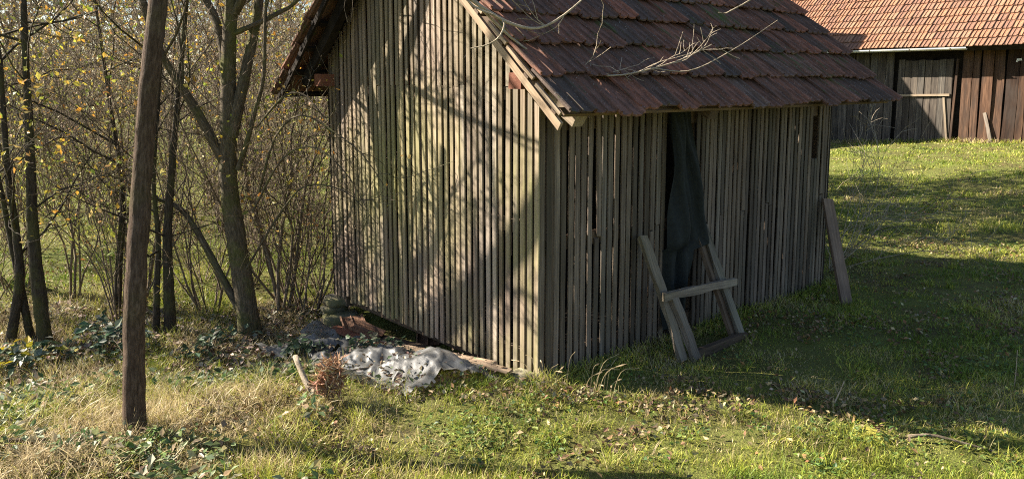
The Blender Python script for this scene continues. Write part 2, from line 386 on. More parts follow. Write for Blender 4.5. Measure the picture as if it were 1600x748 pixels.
# roof: two slopes with battens, rafters, tiles
RUN=SW/2+OE; SLEN=RUN/math.cos(RA)
NF=unit(-V*math.sin(RA)+ZZ*math.cos(RA)); UPF=unit(V*math.cos(RA)+ZZ*math.sin(RA))
NB=unit(V*math.sin(RA)+ZZ*math.cos(RA)); UPB=unit(-V*math.cos(RA)+ZZ*math.sin(RA))
def RF(a,s,h=0): return S(a,-OE,ZE)+UPF*s+NF*h
def RB(a,s,h=0): return S(a,SW+OE-.06,ZE+.05)+UPB*s+NB*h
NC=21; TW=(SL+OV+OF)/NC; EXPO=.312
def tile_mesh(wd, ln, seed):
    r=np.random.default_rng(seed); xs=np.array([0,.05,.09,.30,.455,.50,.545,.72,.93,.97,1.03])*wd
    zs=np.array([.026,.030,.008,.005,.009,.024,.009,.005,.008,.026,.031])
    V_=[];Q=[];m=len(xs); nr=3
    for layer in (0,1):
        for f in np.linspace(0,1,nr):
            zz=zs*(1-.25*f)+r.normal(0,.0012,m)-(0 if layer==0 else .014)
            yy=np.full(m,f*ln)+(r.normal(0,.004,m) if f==0 else 0)
            V_.append(np.stack([xs,yy,zz],1))
    V_=np.concatenate(V_); T=nr*m
    for j in range(nr-1):
        for i_ in range(m-1):
            q=j*m+i_; Q+=[[q,q+1,q+m+1,q+m],[T+q,T+q+m,T+q+m+1,T+q+1]]
    for i_ in range(m-1): Q.append([i_,T+i_,T+i_+1,i_+1])
    for j in range(nr-1): Q+=[[j*m,(j+1)*m,T+(j+1)*m,T+j*m],[j*m+m-1,T+j*m+m-1,T+(j+1)*m+m-1,(j+1)*m+m-1]]
    return V_,np.array(Q)
TILES=[]
for k_ in range(5):
    v_,q_=tile_mesh(TW,.40,k_); mb=MB(); mb.add(v_,quad=q_); me=mb.mesh('roof_tile'); me.materials.append(M_TILE); TILES.append(me)
def slope_part(fn, nn, up, mirror):
    mb=MB()
    for kx in np.linspace(-.13,SL+.02,6): bar(mb,fn(kx,.30,-.12),fn(kx,SLEN-.02,-.12),.07,.10,U)
    s_=.06
    while s_<SLEN: bar(mb,fn(-OV+.01,s_,-.045),fn(SL+OF-.01,s_,-.045),.045,.03,up); s_+=EXPO
    return obj('roof_slope',mb,M_DARK if mirror else M_BEAM,shed)  # rear framing darker than front: shade of the underside put into its colour
def frame_mat(P,x,y,z): 
    return Matrix(((x[0],y[0],z[0],P[0]),(x[1],y[1],z[1],P[1]),(x[2],y[2],z[2],P[2]),(0,0,0,1)))
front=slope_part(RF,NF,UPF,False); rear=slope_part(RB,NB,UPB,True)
NR=9
def tile_matrix(fn,x,up,nn,a,s_):
    odd=R.random()<.07; tilt=-.11+R.gauss(0,.016)-(.03 if odd else 0); yaw=R.gauss(0,.012)*(3 if odd else 1); s_=s_-(R.uniform(0,.05) if odd else 0)
    y=unit(up*math.cos(tilt)+nn*math.sin(tilt)+x*yaw); z=unit(np.cross(x,y)); x2=np.cross(y,z)
    P=fn(a+R.gauss(0,.004),s_+R.gauss(0,.011),.048+R.gauss(0,.004))
    return frame_mat(P-A0,x2,y,z)
for r_ in range(NR):
    s_=r_*EXPO-.03
    if s_+.3>SLEN: continue
    for c_ in range(NC):
        o=bpy.data.objects.new('roof_tile',R.choice(TILES)); link(o,front)
        o.matrix_local=tile_matrix(RF,U,UPF,NF,-OV+c_*TW,s_-(R.uniform(0,.02) if r_==0 else 0))
rest=MB()
v_,q_=tile_mesh(TW,.40,9)
for r_ in range(NR):
    s_=r_*EXPO-.03
    if s_+.3>SLEN: continue
    for c_ in range(NC):
        M_=tile_matrix(RB,-U,UPB,NB,-OV+(c_+1)*TW,s_)
        if c_<4:
            o=bpy.data.objects.new('roof_tile',R.choice(TILES)); link(o,rear); o.matrix_local=M_
        else:
            mm=np.array(M_); rest.add(v_@mm[:3,:3].T+mm[:3,3]+A0,quad=q_,g=np.tile([R.random(),0,0],(len(v_),1)))
o=obj('tile_field',rest,M_TILE,rear); kind(o,'stuff')
# ridge tiles
rz=ZE+RUN*RS+.03
for k_ in range(12):
    mb=MB(); a0=-OV+k_*.355; 
    arc=np.linspace(0,math.pi,7); V_=[]
    for aa,rad in ((a0,.105),(a0+.38,.095)):
        for rr_ in (rad,rad-.014):
            for t_ in arc: V_.append(S(aa,SW/2+math.cos(t_)*rr_,rz-.03+math.sin(t_)*rr_*.8))
    Q=[]
    for i_ in range(6): Q+=[[i_,i_+1,14+i_+1,14+i_],[7+i_,21+i_,21+i_+1,7+i_+1],[i_,7+i_,7+i_+1,i_+1],[14+i_,14+i_+1,21+i_+1,21+i_]]
    mb.add(V_,quad=Q); obj('ridge_tile',mb,M_TILE,shed)
# barge boards and verge strips (pale, on the gable side)
mb=MB(); bar(mb,RF(-OV+.02,-.035,-.070),RF(-OV+.02,SLEN*.78,-.075),.048,.022,NF,seg=4,jit=.001,ragged=.006); obj('barge_board',mb,M_BARGE,shed)
mb=MB(); bar(mb,RF(-OV+.02,SLEN*.78+.01,-.07),RF(-OV+.02,SLEN,-.07),.065,.024,NF,seg=2,jit=.001); obj('barge_board',mb,M_BARGE,shed)
mb=MB(); bar(mb,RB(-OV+.03,-.03,-.06),RB(-OV+.03,SLEN,-.06),.05,.024,NB,seg=4,jit=.001); obj('barge_board',mb,M_DARK,shed)  # rear barge board darkened with the framing, shade put into its colour
for r_ in range(6):
    s0=r_*EXPO+.0
    mb=MB(); bar(mb,RF(-OV-.004,s0-.01+R.gauss(0,.01),.003),RF(-OV-.004,s0+.27+R.gauss(0,.02),-.006),.022,.016,NF,seg=2,jit=.001); obj('verge_strip',mb,M_BARGE,shed)
# rafter tails seen below the eave
for a_,mt in ((-.07,M_POLE),(1.27,M_BEAM)):
    mb=MB(); bar(mb,S(a_,.1,2.08),S(a_,-OE+.075,1.745),.09,.075,U,seg=2,jit=.003); obj('rafter_tail',mb,mt,shed)
mb=MB(); bar(mb,RF(-OV+.05,.035,-.028),RF(SL+OF-.05,.035,-.028),.05,.022,UPF,seg=6,jit=.002); obj('eave_board',mb,M_BEAM,shed)

# ------------------------------------------------------------------ hanging tarp in the doorway
mb=MB(); nu,nv=22,44; VV=[]
for j in range(nv):
    f=j/(nv-1); z=1.80-f*1.72
    l=1.285+.015*math.sin(f*5); r_=1.47+.26*min(1,f/.6)**.8 if f<.64 else 1.60-.10*(f-.64)/.36
    for i_ in range(nu):
        g_=i_/(nu-1); a_=l+(r_-l)*g_
        d_=-.05-.05*math.sin(f*1.5)+.04*math.sin(g_*11+f*2.6)*(.3+f)+.018*math.sin(g_*23-f*7)+.012*math.sin(f*17+g_*6)
        if f>.64: d_+=.055
        VV.append(S(a_,d_+.01*vnoise(a_*9,z*6),z+.02*math.sin(g_*4)*f))
Q=[[j*nu+i_,j*nu+i_+1,(j+1)*nu+i_+1,(j+1)*nu+i_] for j in range(nv-1) for i_ in range(nu-1)]
mb.add(VV,quad=Q)
tag(obj('tarp',mb,M_TARP,smooth=True,base=S(1.5,-.05,.1)),'dark blue-black cloth tarp hanging in the doorway of the slatted shed','tarp')

# ------------------------------------------------------------------ trestle and board leaning on the side wall
tr=thing('leaning_trestle',(1.5,5.6,0),'grey wooden two-legged trestle with crossbar leaning on the shed wall beneath the tarp','trestle')
TL=S(.98,-.05,.86); TR=S(1.73,-.05,.84); BL=np.array([1.26,5.40,-.02]); BR=np.array([1.80,5.85,-.02])
mb=MB(); bar(mb,BL+np.array([-.03,0,0]),TL,.082,.035,U,seg=7,jit=.004,bow=R.gauss(0,.006),ragged=.014); obj('leg',mb,M_GREY,tr)
mb=MB(); o_=unit(TL-BL); bar(mb,BL+U*.07-V*.03,BL+U*.055+o_*.52-V*.035,.07,.04,U,seg=6,jit=.004,bow=R.gauss(0,.006),ragged=.01); obj('leg_splint',mb,M_GREY,tr)
mb=MB(); bar(mb,BR,TR,.055,.035,U-V*.3,seg=7,jit=.004,bow=R.gauss(0,.006),ragged=.014); obj('leg',mb,M_GREY,tr)
mb=MB(); o2=unit(TR-BR); bar(mb,BR-U*.05+V*.05,TR-U*.07+V*.03,.10,.03,U+V*.3,seg=6,jit=.004,bow=R.gauss(0,.006)); obj('side_board',mb,M_BEAM,tr)
c0=BL+(TL-BL)*.53-V*.05-U*.06; c1=BR+(TR-BR)*.50-V*.045+U*.10
mb=MB(); bar(mb,c0,c1,.06,.03,ZZ,seg=6,jit=.004,bow=R.gauss(0,.006),ragged=.006); obj('crossbar',mb,M_GREY,tr)
mb=MB(); bar(mb,BL+U*.04+ZZ*.03,BR+U*.03+ZZ*.03,.07,.04,ZZ,seg=3,jit=.004); obj('foot_board',mb,M_BEAM,tr)
mb=MB(); bar(mb,np.array([3.02,6.82,gz(3.02,6.82)-.03]),S(3.68,-.06,.86),.115,.03,U*.9-V*.35,seg=4,jit=.002,ragged=.006)
tag(obj('prop_board',mb,M_PROP,base=(3.0,6.85,0)),'single brown plank propped against the end of the shed side wall','plank')

# ------------------------------------------------------------------ stones under the shed
def stone(mb, c, size, rot, seed):
    r=np.random.default_rng(seed); P=[]
    n1,n2=9,14
    for i_ in range(n1):
        ph=math.pi*i_/(n1-1)
        for j in range(n2):
            th=2*math.pi*j/n2; d=np.array([math.sin(ph)*math.cos(th),math.sin(ph)*math.sin(th),math.cos(ph)])
            d=np.sign(d)*np.abs(d)**.45; P.append(d)
    P=np.array(P); P=P*(1+.10*(vnoise(P[:,0]+seed*3,P[:,1]+P[:,2]*1.7,2.2)-.5)[:,None]*2)*np.asarray(size)
    c_,s_=math.cos(rot),math.sin(rot); P=np.stack([P[:,0]*c_-P[:,1]*s_,P[:,0]*s_+P[:,1]*c_,P[:,2]],1)+np.asarray(c)
    Q=[[i_*n2+j,(i_+1)*n2+j,(i_+1)*n2+(j+1)%n2,i_*n2+(j+1)%n2] for i_ in range(n1-1) for j in range(n2)]
    mb.add(P,quad=Q)
C=S(0,SW,0)
for (p,sz,rot,lab,sd) in (
    (S(.02,SW-.10,-.255),(.17,.13,.075),.3,'flat lowest stone beneath the thicket-side corner of the shed',3),
    (S(.0,SW-.02,-.155),(.12,.09,.035),.9,'thin dark stone wedged in the middle of the corner pile',4),
    (S(.06,SW-.03,-.085),(.15,.12,.045),.5,'upper block carrying the thicket-side corner of the shed',5),
    (S(.02,.12,-.03),(.13,.10,.06),.75,'mossy block under the corner where gable and side wall meet',6)):
    mb=MB(); stone(mb,p,sz,rot,sd); tag(obj('corner_stone',mb,M_STONE,smooth=True,base=p),lab,'stone')
mb=MB(); stone(mb,S(3.6,.1,-.06),(.14,.12,.06),.75,8); tag(obj('corner_stone',mb,M_STONE,smooth=True,base=S(3.6,.1,-.06)),'stone under the end of the shed beside the propped plank','stone')

# ------------------------------------------------------------------ heap before the gable: plastic film, planks, broken tiles
def heap_h(a,b):                                                  # shed coordinates, a<0 is in front of the gable
    return .12*np.exp(-((a+.42)/.30)**2)*sm(.1,.5,b)*(1-sm(2.5,2.95,b))
nu,nv=110,46; bb_=np.linspace(.22,2.65,nu); aa_=np.linspace(-.92,-.12,nv); Bm,Am=np.meshgrid(bb_,aa_)
P=A0[None,None,:]+U*Am[...,None]+V*Bm[...,None]
zz=hgt(P[...,0],P[...,1])+heap_h(Am,Bm)+.02
rid=lambda x,y,s:1-2*np.abs(vnoise(x,y,s)-.5)
zz=zz+.11*rid(Bm+.5*Am,Am*1.3,3.0)+.08*rid(Bm*.8+7+.6*Am,Am+3,6.5)+.03*rid(Bm-.5*Am,Am,13)-.12
P[...,2]=zz; P[...,0]+=.03*(vnoise(Bm,Am,7)-.5); P[...,1]+=.03*(vnoise(Bm+9,Am,7)-.5)
idx=(np.arange(nv-1)[:,None]*nu+np.arange(nu-1)[None,:]); edge=np.minimum(np.minimum(Bm-.22,2.65-Bm)*1.2,np.minimum(Am+.92,-.16-Am)*1.5)+.25*(vnoise(Bm,Am,3.3)-.55)
keep=(edge[:-1,:-1]>0)&((vnoise(Bm,Am,5)*.6+vnoise(Bm,Am,11)*.4)[:-1,:-1]>.22); ii=idx[keep]
mb=MB(); mb.add(P.reshape(-1,3),quad=np.stack([ii,ii+1,ii+nu+1,ii+nu],-1))
tag(obj('plastic_sheet',mb,M_PLASTIC,smooth=True,base=S(-.45,1.3,0)),'crumpled cloudy plastic sheet heaped along the foot of the gable','plastic sheet')
def heap_pt(a,b,dz=0): p=S(a,b,0); p[2]=gz(p[0],p[1])+float(heap_h(a,b))+dz; return p
for (a0,b0,a1,b1,wd,lab,mt) in (
    (-.10,.35,-.16,1.9,.07,'long pale board lying between plastic sheet and shed gable',M_BARGE),
    (-.20,1.5,-.24,2.45,.09,'short reddish board at the stone end of the rubbish heap',M_REDBR),
    (-.12,.15,-.30,.75,.06,'pale split board by the mossy corner block',M_BARGE),
    (.04,.9,.02,2.2,.12,'dark plank lying under the shed gable edge',M_BEAM)):
    mb=MB(); bar(mb,heap_pt(a0,b0,.05),heap_pt(a1,b1,.07),wd,.022,U,seg=4,jit=.003,ragged=.01); tag(obj('loose_board',mb,mt,base=heap_pt(a0,b0)),lab,'board')
for k_,(a_,b_,rz_,lab) in enumerate(((-.22,2.25,.4,'orange broken roof tile nearest the corner stones on the heap'),(-.12,1.95,1.2,'tilted orange roof tile lying under the gable edge'),(.10,1.62,.1,'dark orange roof tile half under the shed floor'))):
    v_,q_=tile_mesh(.2,.26,20+k_); p=heap_pt(a_,b_,.07); mb=MB(); c_,s_=math.cos(rz_),math.sin(rz_)
    Rm=np.array([[c_,-s_,0],[s_,c_,0],[0,0,1]])@np.array([[1,0,0],[0,.95,-.3],[0,.3,.95]])
    mb.add(v_@Rm.T+p,quad=q_); tag(obj('broken_tile',mb,M_OTILE,base=p),lab,'roof tile')
# dead sticks
def stick(pts,r0,r1,mat,label,name='dead_stick'):
    mb=MB(); P_=smooth_path(pts,9); tube(mb,P_,np.linspace(r0,r1,9),7,cap=True,rough=.06); return tag(obj(name,mb,mat,smooth=True,base=P_[0]),label,'stick')
p=at(497,645,4.72); p[2]=gz(p[0],p[1])+.0
stick([p,at(480,600,4.8),at(461,556,4.95)],.024,.018,M_TWIGP,'thick pale broken branch stub standing in dry grass by the heap')
p=at(440,592,5.3); stick([at(440,590,5.25),at(520,583,5.2),at(600,570,5.3)],.012,.008,M_TWIG,'thin grey stick lying across the plastic sheet')
p0=at(1300,636,4.55); p0[2]=gz(p0[0],p0[1]); stick([p0,p0+np.array([.03,.0,.07]),p0+np.array([.075,.02,.16])],.006,.003,M_TWIGP,'small upright pale twig at the edge of the shed shadow')
p0=at(1418,693,4.15); p0[2]=gz(p0[0],p0[1])+.025
stick([p0,p0+np.array([.13,-.02,.015]),p0+np.array([.26,-.08,.0]),p0+np.array([.42,-.13,-.03])],.011,.005,M_TWIG,'bent bleached branch lying on the grass beside the moss cushion')
p0=at(0,705,3.9); p0[2]=gz(p0[0],p0[1])+.05
stick([p0+np.array([-.3,0,0]),p0+np.array([.0,.0,.02]),p0+np.array([.22,.05,.0])],.02,.014,M_BARK,'dark fallen branch in the leaf litter beside the young trunk')
p0=at(1585,600,4.8); p0[2]=gz(p0[0],p0[1]); stick([p0,p0+np.array([.003,0,.12]),p0+np.array([.0,0,.25])],.003,.002,M_TWIGP,'single thin upright stalk in the shaded grass','dry_stalk')
# moss cushion
mb=MB(); p=at(1362,690,4.2); p[2]=gz(p[0],p[1]); th=np.linspace(0,2*math.pi,36,endpoint=False); VV=[p+[0,0,.035]]; T_=[];Q=[]
for k_,f in enumerate((.25,.5,.72,.9,1.0)):
    for t_ in th:
        rr_=f*(1+.25*(vnoise(math.cos(t_)+5,math.sin(t_)+5,1.7)-.5)); x_,y_=rr_*.15*math.cos(t_),rr_*.10*math.sin(t_)
        VV.append(p+np.array([x_,y_,0.045*(1-f**2.2)-.012+.022*(vnoise(x_*40,y_*40)-.5)]))
for j in range(36): T_.append([0,1+j,1+(j+1)%36])
for k_ in range(4):
    for j in range(36): Q.append([1+k_*36+j,1+(k_+1)*36+j,1+(k_+1)*36+(j+1)%36,1+k_*36+(j+1)%36])
mb.add(VV,tri=T_,quad=Q); tag(obj('moss_cushion',mb,M_MOSS,smooth=True,base=p),'bright yellow-green moss cushion in the sunlit grass','moss')

# ------------------------------------------------------------------ barn
barn=thing('timber_barn',tuple(BX),'long plank barn with orange tile roof and a grey plank door','barn')
def Bn(a,b,z): return np.array([BX[0],BX[1],0])+U*a+V*b+ZZ*z
def bgz(b): p=Bn(-.05,b,0); return gz(p[0],p[1])
EZ=2.73
mb=MB(); bar(mb,Bn(.12,-9,1.4),Bn(.12,9,1.4),3.4,.05,ZZ)
bar(mb,Bn(6.9,-9,1.4),Bn(6.9,9,1.4),3.4,.05,ZZ); bar(mb,Bn(.12,9,1.4),Bn(6.9,9,1.4),3.4,.05,ZZ); bar(mb,Bn(.12,-9,1.4),Bn(6.9,-9,1.4),3.4,.05,ZZ)
bwall=obj('wall',mb,M_DARK,barn)
b=-.86
while b>-8.5:                                                      # brown planks on the house side
    wd=R.uniform(.17,.30); mb=MB(); o=R.gauss(0,.02)
    bar(mb,Bn(-.01+o,b-wd/2,bgz(b)-.05+R.uniform(0,.06)),Bn(-.005+o+R.gauss(0,.015),b-wd/2+R.gauss(0,.012),EZ+.1),wd-.014,.03,V,seg=5,jit=.006,bow=R.gauss(0,.008),ragged=.01)
    obj('plank',mb,M_BROWN,bwall); b-=wd+R.uniform(-.004,.015)
b=.80
while b<8.5:
    wd=R.uniform(.16,.24); mb=MB()
    bar(mb,Bn(R.gauss(0,.006),b+wd/2,bgz(b)-.05),Bn(R.gauss(0,.006),b+wd/2+R.gauss(0,.008),EZ+.1),wd-.016,.03,V,seg=3,jit=.003,ragged=.01)
    obj('plank',mb,M_BARNG,bwall); b+=wd
def door(b0,b1,ztop,label=None):
    d=MB()
    for z in (.75,2.05): bar(d,Bn(.03,b0,z),Bn(.03,b1,z),.12,.03,ZZ)
    dd=obj('door',d,M_BARNG,barn); nb=int(round((b1-b0)/.175)); wd=(b1-b0)/nb
    for k_ in range(nb):
        mb=MB(); bc=b0+(k_+.5)*wd
        bar(mb,Bn(-.045+R.gauss(0,.004),bc,bgz(bc)+.02),Bn(-.045+R.gauss(0,.004),bc+R.gauss(0,.004),ztop+R.gauss(0,.01)),wd-.014,.03,V,seg=3,jit=.003,ragged=.008); obj('plank',mb,M_BARNG,dd)
    if label: dd['label']=label
    return dd
d1=door(-.66,.68,2.48)
mb=MB(); bar(mb,Bn(-.09,-.62,1.62),Bn(-.09,.78,1.58),.055,.05,ZZ,seg=3,jit=.003); obj('latch_bar',mb,M_POLE,d1)
mb=MB(); bar(mb,Bn(-.08,-.70,.45),Bn(-.07,-.75,2.5),.05,.04,V,seg=3,jit=.003); obj('door_post',mb,M_BROWN,barn)
mb=MB(); bar(mb,Bn(-.09,-1.62,bgz(-1.6)),Bn(-.05,-1.42,1.2),.08,.03,V,seg=3,jit=.004); obj('patch_board',mb,M_GREY,barn)
mb=MB(); bar(mb,Bn(-.07,-.62,bgz(-.6)),Bn(-.075,-.48,1.55),.045,.03,V,seg=3,jit=.003); obj('door_brace',mb,M_POLE,d1)
mb=MB(); bar(mb,Bn(-.06,-2.02,2.45),Bn(-.06,-2.12,2.46),.05,.02,ZZ); bar(mb,Bn(-.06,-2.02,2.40),Bn(-.06,-2.02,2.44),.03,.02,V); obj('wall_hook',mb,M_DOORKNOB,barn)
# barn roof
BS=math.radians(41); BUP=unit(U*math.cos(BS)+ZZ*math.sin(BS)); BNN=unit(-U*math.sin(BS)+ZZ*math.cos(BS)); BUP2=unit(-U*math.cos(BS)+ZZ*math.sin(BS)); BN2=unit(U*math.sin(BS)+ZZ*math.cos(BS))
BOH=.56
def BR_(b,s_,h=0): return Bn(-BOH,b,EZ+.04)+BUP*s_+BNN*h
mb=MB()
BSL=(3.5+BOH)/math.cos(BS)
bar(mb,BR_(-9.3,BSL/2,-.05),BR_(9.3,BSL/2,-.05),BSL,.03,BUP)
q0=Bn(7.0+BOH,-9.3,EZ+.04); bar(mb,q0+BUP2*BSL/2-BN2*.05,q0+V*18.6+BUP2*BSL/2-BN2*.05,BSL,.03,BUP2)
bar(mb,BR_(-9.3,.02,-.06),BR_(9.3,.02,-.06),.14,.03,BNN)
broof=obj('roof',mb,M_DARK,barn)
BTW=.205; BEX=.30; BT=[]
for k_ in range(4):
    v_,q_=tile_mesh(BTW,.37,40+k_); v_=v_*np.array([1,1,1.15]); mb=MB(); mb.add(v_,quad=q_); me=mb.mesh('roof_tile'); me.materials.append(M_BTILE); BT.append(me)
restB=MB(); cnt=0
xh=-V
for r_ in range(int(BSL/BEX)):
    for c_ in range(int(18.4/BTW)):
        b_=9.2-c_*BTW; s_=r_*BEX-.02+.012*math.sin(c_*.35+r_)+R.gauss(0,.006)
        tilt=-.085+R.gauss(0,.012); y=unit(BUP*math.cos(tilt)+BNN*math.sin(tilt)+xh*R.gauss(0,.012)); z=unit(np.cross(xh,y)); x2=np.cross(y,z)
        P=BR_(b_+R.gauss(0,.004),s_,.035+.02*vnoise(b_,s_,1.1)); Mx=frame_mat(P-BX,x2,y,z)
        if r_<7 and -2.9<b_<2.6+.55*r_*0 :
            o=bpy.data.objects.new('roof_tile',R.choice(BT)); link(o,broof); o.matrix_local=Mx; cnt+=1
        else:
            mm=np.array(Mx); v_,q_=tile_mesh(BTW,.37,40) if (r_==0 and c_==0) else (VB,QB); VB,QB=v_,q_
            restB.add(VB*np.array([1,1,1.15])@mm[:3,:3].T+mm[:3,3]+BX,quad=QB,g=np.tile([R.random(),0,0],(len(VB),1)))
kind(obj('tile_field',restB,M_BTILE,broof),'stuff')
# gutter
mb=MB(); g0=Bn(-BOH-.01,-1.10,EZ+.03); g1=Bn(-BOH-.01,5.2,EZ+.01); th=np.linspace(math.pi,2*math.pi,8); VV=[]
for p_ in (g0,g1):
    for rr_ in (.062,.056):
        for t_ in th: VV.append(p_+U*math.cos(t_)*rr_+ZZ*math.sin(t_)*rr_)
Q=[]
for i_ in range(7): Q+=[[i_,i_+1,16+i_+1,16+i_],[8+i_,24+i_,24+i_+1,8+i_+1],[i_,8+i_,8+i_+1,i_+1]]
mb.add(VV,quad=Q); gut=obj('gutter',mb,M_GUTTER,barn)
for b_ in (-.75,.2,1.2,2.2):
    mb=MB(); ring=[Bn(-BOH-.01,b_,EZ+.02)+U*math.cos(t_)*.067+ZZ*math.sin(t_)*.067 for t_ in np.linspace(math.pi*1.0,2*math.pi,7)]; tube(mb,ring,.009,4); obj('gutter_bracket',mb,M_BEAM,gut)

# unseen building added behind the shed so its roof shades the barn door
BQ=np.array([4.3,21.4,4.78]); e0=BQ-U*2.0-ZZ*2.0*.89
bld=thing('unseen_outbuilding',(float(e0[0]),float(e0[1]),0),'unseen brown plank outbuilding with dark tile roof, added behind the shed to shade the barn door','building')
mb=MB(); g_=e0+U*.3; g_[2]=1.5
bar(mb,g_+V*.2,g_+V*7,3.6,.06,ZZ); bar(mb,g_+U*6+V*.2,g_+U*6+V*7,3.6,.06,ZZ); bar(mb,g_+V*.25,g_+V*.25+U*6,3.6,.06,ZZ); bar(mb,g_+V*7,g_+V*7+U*6,3.6,.06,ZZ)
mb.add([g_+V*.22+ZZ*1.75,g_+V*.22+U*6+ZZ*1.75,g_+V*.22+U*3+ZZ*4.3,g_+V*.28+ZZ*1.75,g_+V*.28+U*6+ZZ*1.75,g_+V*.28+U*3+ZZ*4.3],tri=[[0,1,2],[3,5,4]])
obj('wall',mb,M_BROWN,bld)
mb=MB(); up=unit(U+ZZ*.89); up2=unit(-U+ZZ*.89); ls=3.3*math.hypot(1,.89)
bar(mb,e0+up*ls/2,e0+up*ls/2+V*7.3,ls,.08,up); e1=e0+U*6.6; bar(mb,e1+up2*ls/2,e1+up2*ls/2+V*7.3,ls,.08,up2); obj('roof',mb,M_TILE,bld)

# ------------------------------------------------------------------ trees and shrubs
def leaf_quads(mb, P, size, cols, flat=0.0, wr=.30):
    P=np.asarray(P); n=len(P)
    if n==0: return
    a=rng.normal(size=(n,3)); a[:,2]*=(1-flat); a/=np.linalg.norm(a,axis=1)[:,None]+1e-9
    r=rng.normal(size=(n,3)); b=np.cross(a,r); b/=np.linalg.norm(b,axis=1)[:,None]+1e-9
    if flat:
        b=np.cross(np.array([0,0,1.])+rng.normal(0,1-flat,(n,3)),a); b/=np.linalg.norm(b,axis=1)[:,None]+1e-9
    nn=np.cross(a,b); s=(size*rng.uniform(.6,1.3,n))[:,None]
    # pointed leaf folded on its midrib: base, left, tip, right + mid
    v=np.stack([P, P+a*s*.45+b*s*wr+nn*s*.10, P+a*s, P+a*s*.45-b*s*wr+nn*s*.10],1)
    i=np.arange(n)[:,None]*4
    c=np.repeat(cols,4,axis=0)
    mb.add(v.reshape(-1,3),tri=np.concatenate([i+[[0,1,2]],i+[[0,2,3]]],1).reshape(-1,3),c=c)
def pick(pal,n,w=None):
    pal=np.asarray(pal); k=rng.choice(len(pal),n,p=w); return np.clip(pal[k]*rng.uniform(.75,1.25,(n,1))*(1+rng.normal(0,.08,(n,3))),0,1)
YEL=[(.50,.40,.06),(.36,.34,.06),(.24,.27,.05),(.52,.28,.05),(.42,.30,.12)]
def rot_about(v,ax,ang):
    return v*math.cos(ang)+np.cross(ax,v)*math.sin(ang)+ax*np.dot(ax,v)*(1-math.cos(ang))
def branch(mb, p, d, ln, r, lvl, leaves, kids=(5,4,3), up=.12, wob=.16, spread=(.5,1.0), rmin=.0022):
    n=6 if lvl>0 else 4; pts=[np.array(p)]; d=unit(d); st=ln/(n-1)
    for i_ in range(n-1):
        d=unit(d+np.array([R.gauss(0,wob),R.gauss(0,wob),R.gauss(0,wob)+up*.5])); pts.append(pts[-1]+d*st)
    r1=max(r*.35,rmin*.8); tube(mb,pts,np.linspace(r,r1,n),3 if r<.012 else (5 if r<.035 else 8))
    if lvl<=0:
        leaves.extend([pts[-1],pts[-2],pts[1]]); return
    k=kids[min(lvl-1,len(kids)-1)]
    for j in range(k):
        f=R.uniform(.25,1.0) if j else 1.0
        i_=min(int(f*(n-1)),n-2); q=pts[i_]+(pts[i_+1]-pts[i_])*(f*(n-1)-i_)
        t=unit(pts[i_+1]-pts[i_]); ax=unit(np.cross(t,[R.gauss(0,1),R.gauss(0,1),R.gauss(0,1)]))
        nd=rot_about(t,ax,R.uniform(*spread) if j else .2)
        branch(mb,q,nd,ln*R.uniform(.42,.7)*(1-.25*f),max((r+(r1-r)*f)*.6,rmin),lvl-1,leaves,kids,up,wob,spread,rmin)

def make_tree(name,label,cat,base,trunk_pts,r0,r1,limbs,mat,leafn=0,pal=YEL,lsize=.045,group=None,lvl=2,kids=(4,4,4),extra=None):
    """trunk path, then limbs growing from it; two parts: trunk and crown"""
    t=thing(name,tuple(base),label,cat,group); mb=MB(); P=smooth_path(trunk_pts,14); PD=smooth_path(trunk_pts,40); PD[1:-1]+=rng.normal(0,r0*.03,(38,3))
    tube(mb,PD,np.concatenate([[r0*1.35,r0*1.18,r0*1.08],np.linspace(r0*1.03,r1,37)])*(1+rng.normal(0,.02,40)),14,rough=.03); _=obj('trunk',mb,mat,t,smooth=True)
    mb=MB(); lv=[]
    for f,d,ln,r in limbs:
        i_=min(int(f*13),12); q=P[i_]+(P[i_+1]-P[i_])*(f*13-i_); branch(mb,q,d,ln,r,lvl,lv,kids)
    if extra: extra(mb,lv)
    if leafn and lv:
        L=np.array(lv); k=rng.choice(len(L),leafn); c=pick(pal,leafn); 
        lm=MB(); leaf_quads(lm,L[k]+rng.normal(0,.03,(leafn,3)),lsize,c); obj('leaves',lm,M_LEAF,t)
    obj('crown',mb,mat,t,smooth=True); return t
def rand_limbs(n,lo,hi,ln,r,upz=.5):
    return [(R.uniform(lo,hi),(math.cos(a_),math.sin(a_),R.uniform(.1,upz*2)),R.uniform(*ln),R.uniform(*r)) for a_ in [i_/n*2*math.pi+R.uniform(-.5,.5) for i_ in range(n)]]

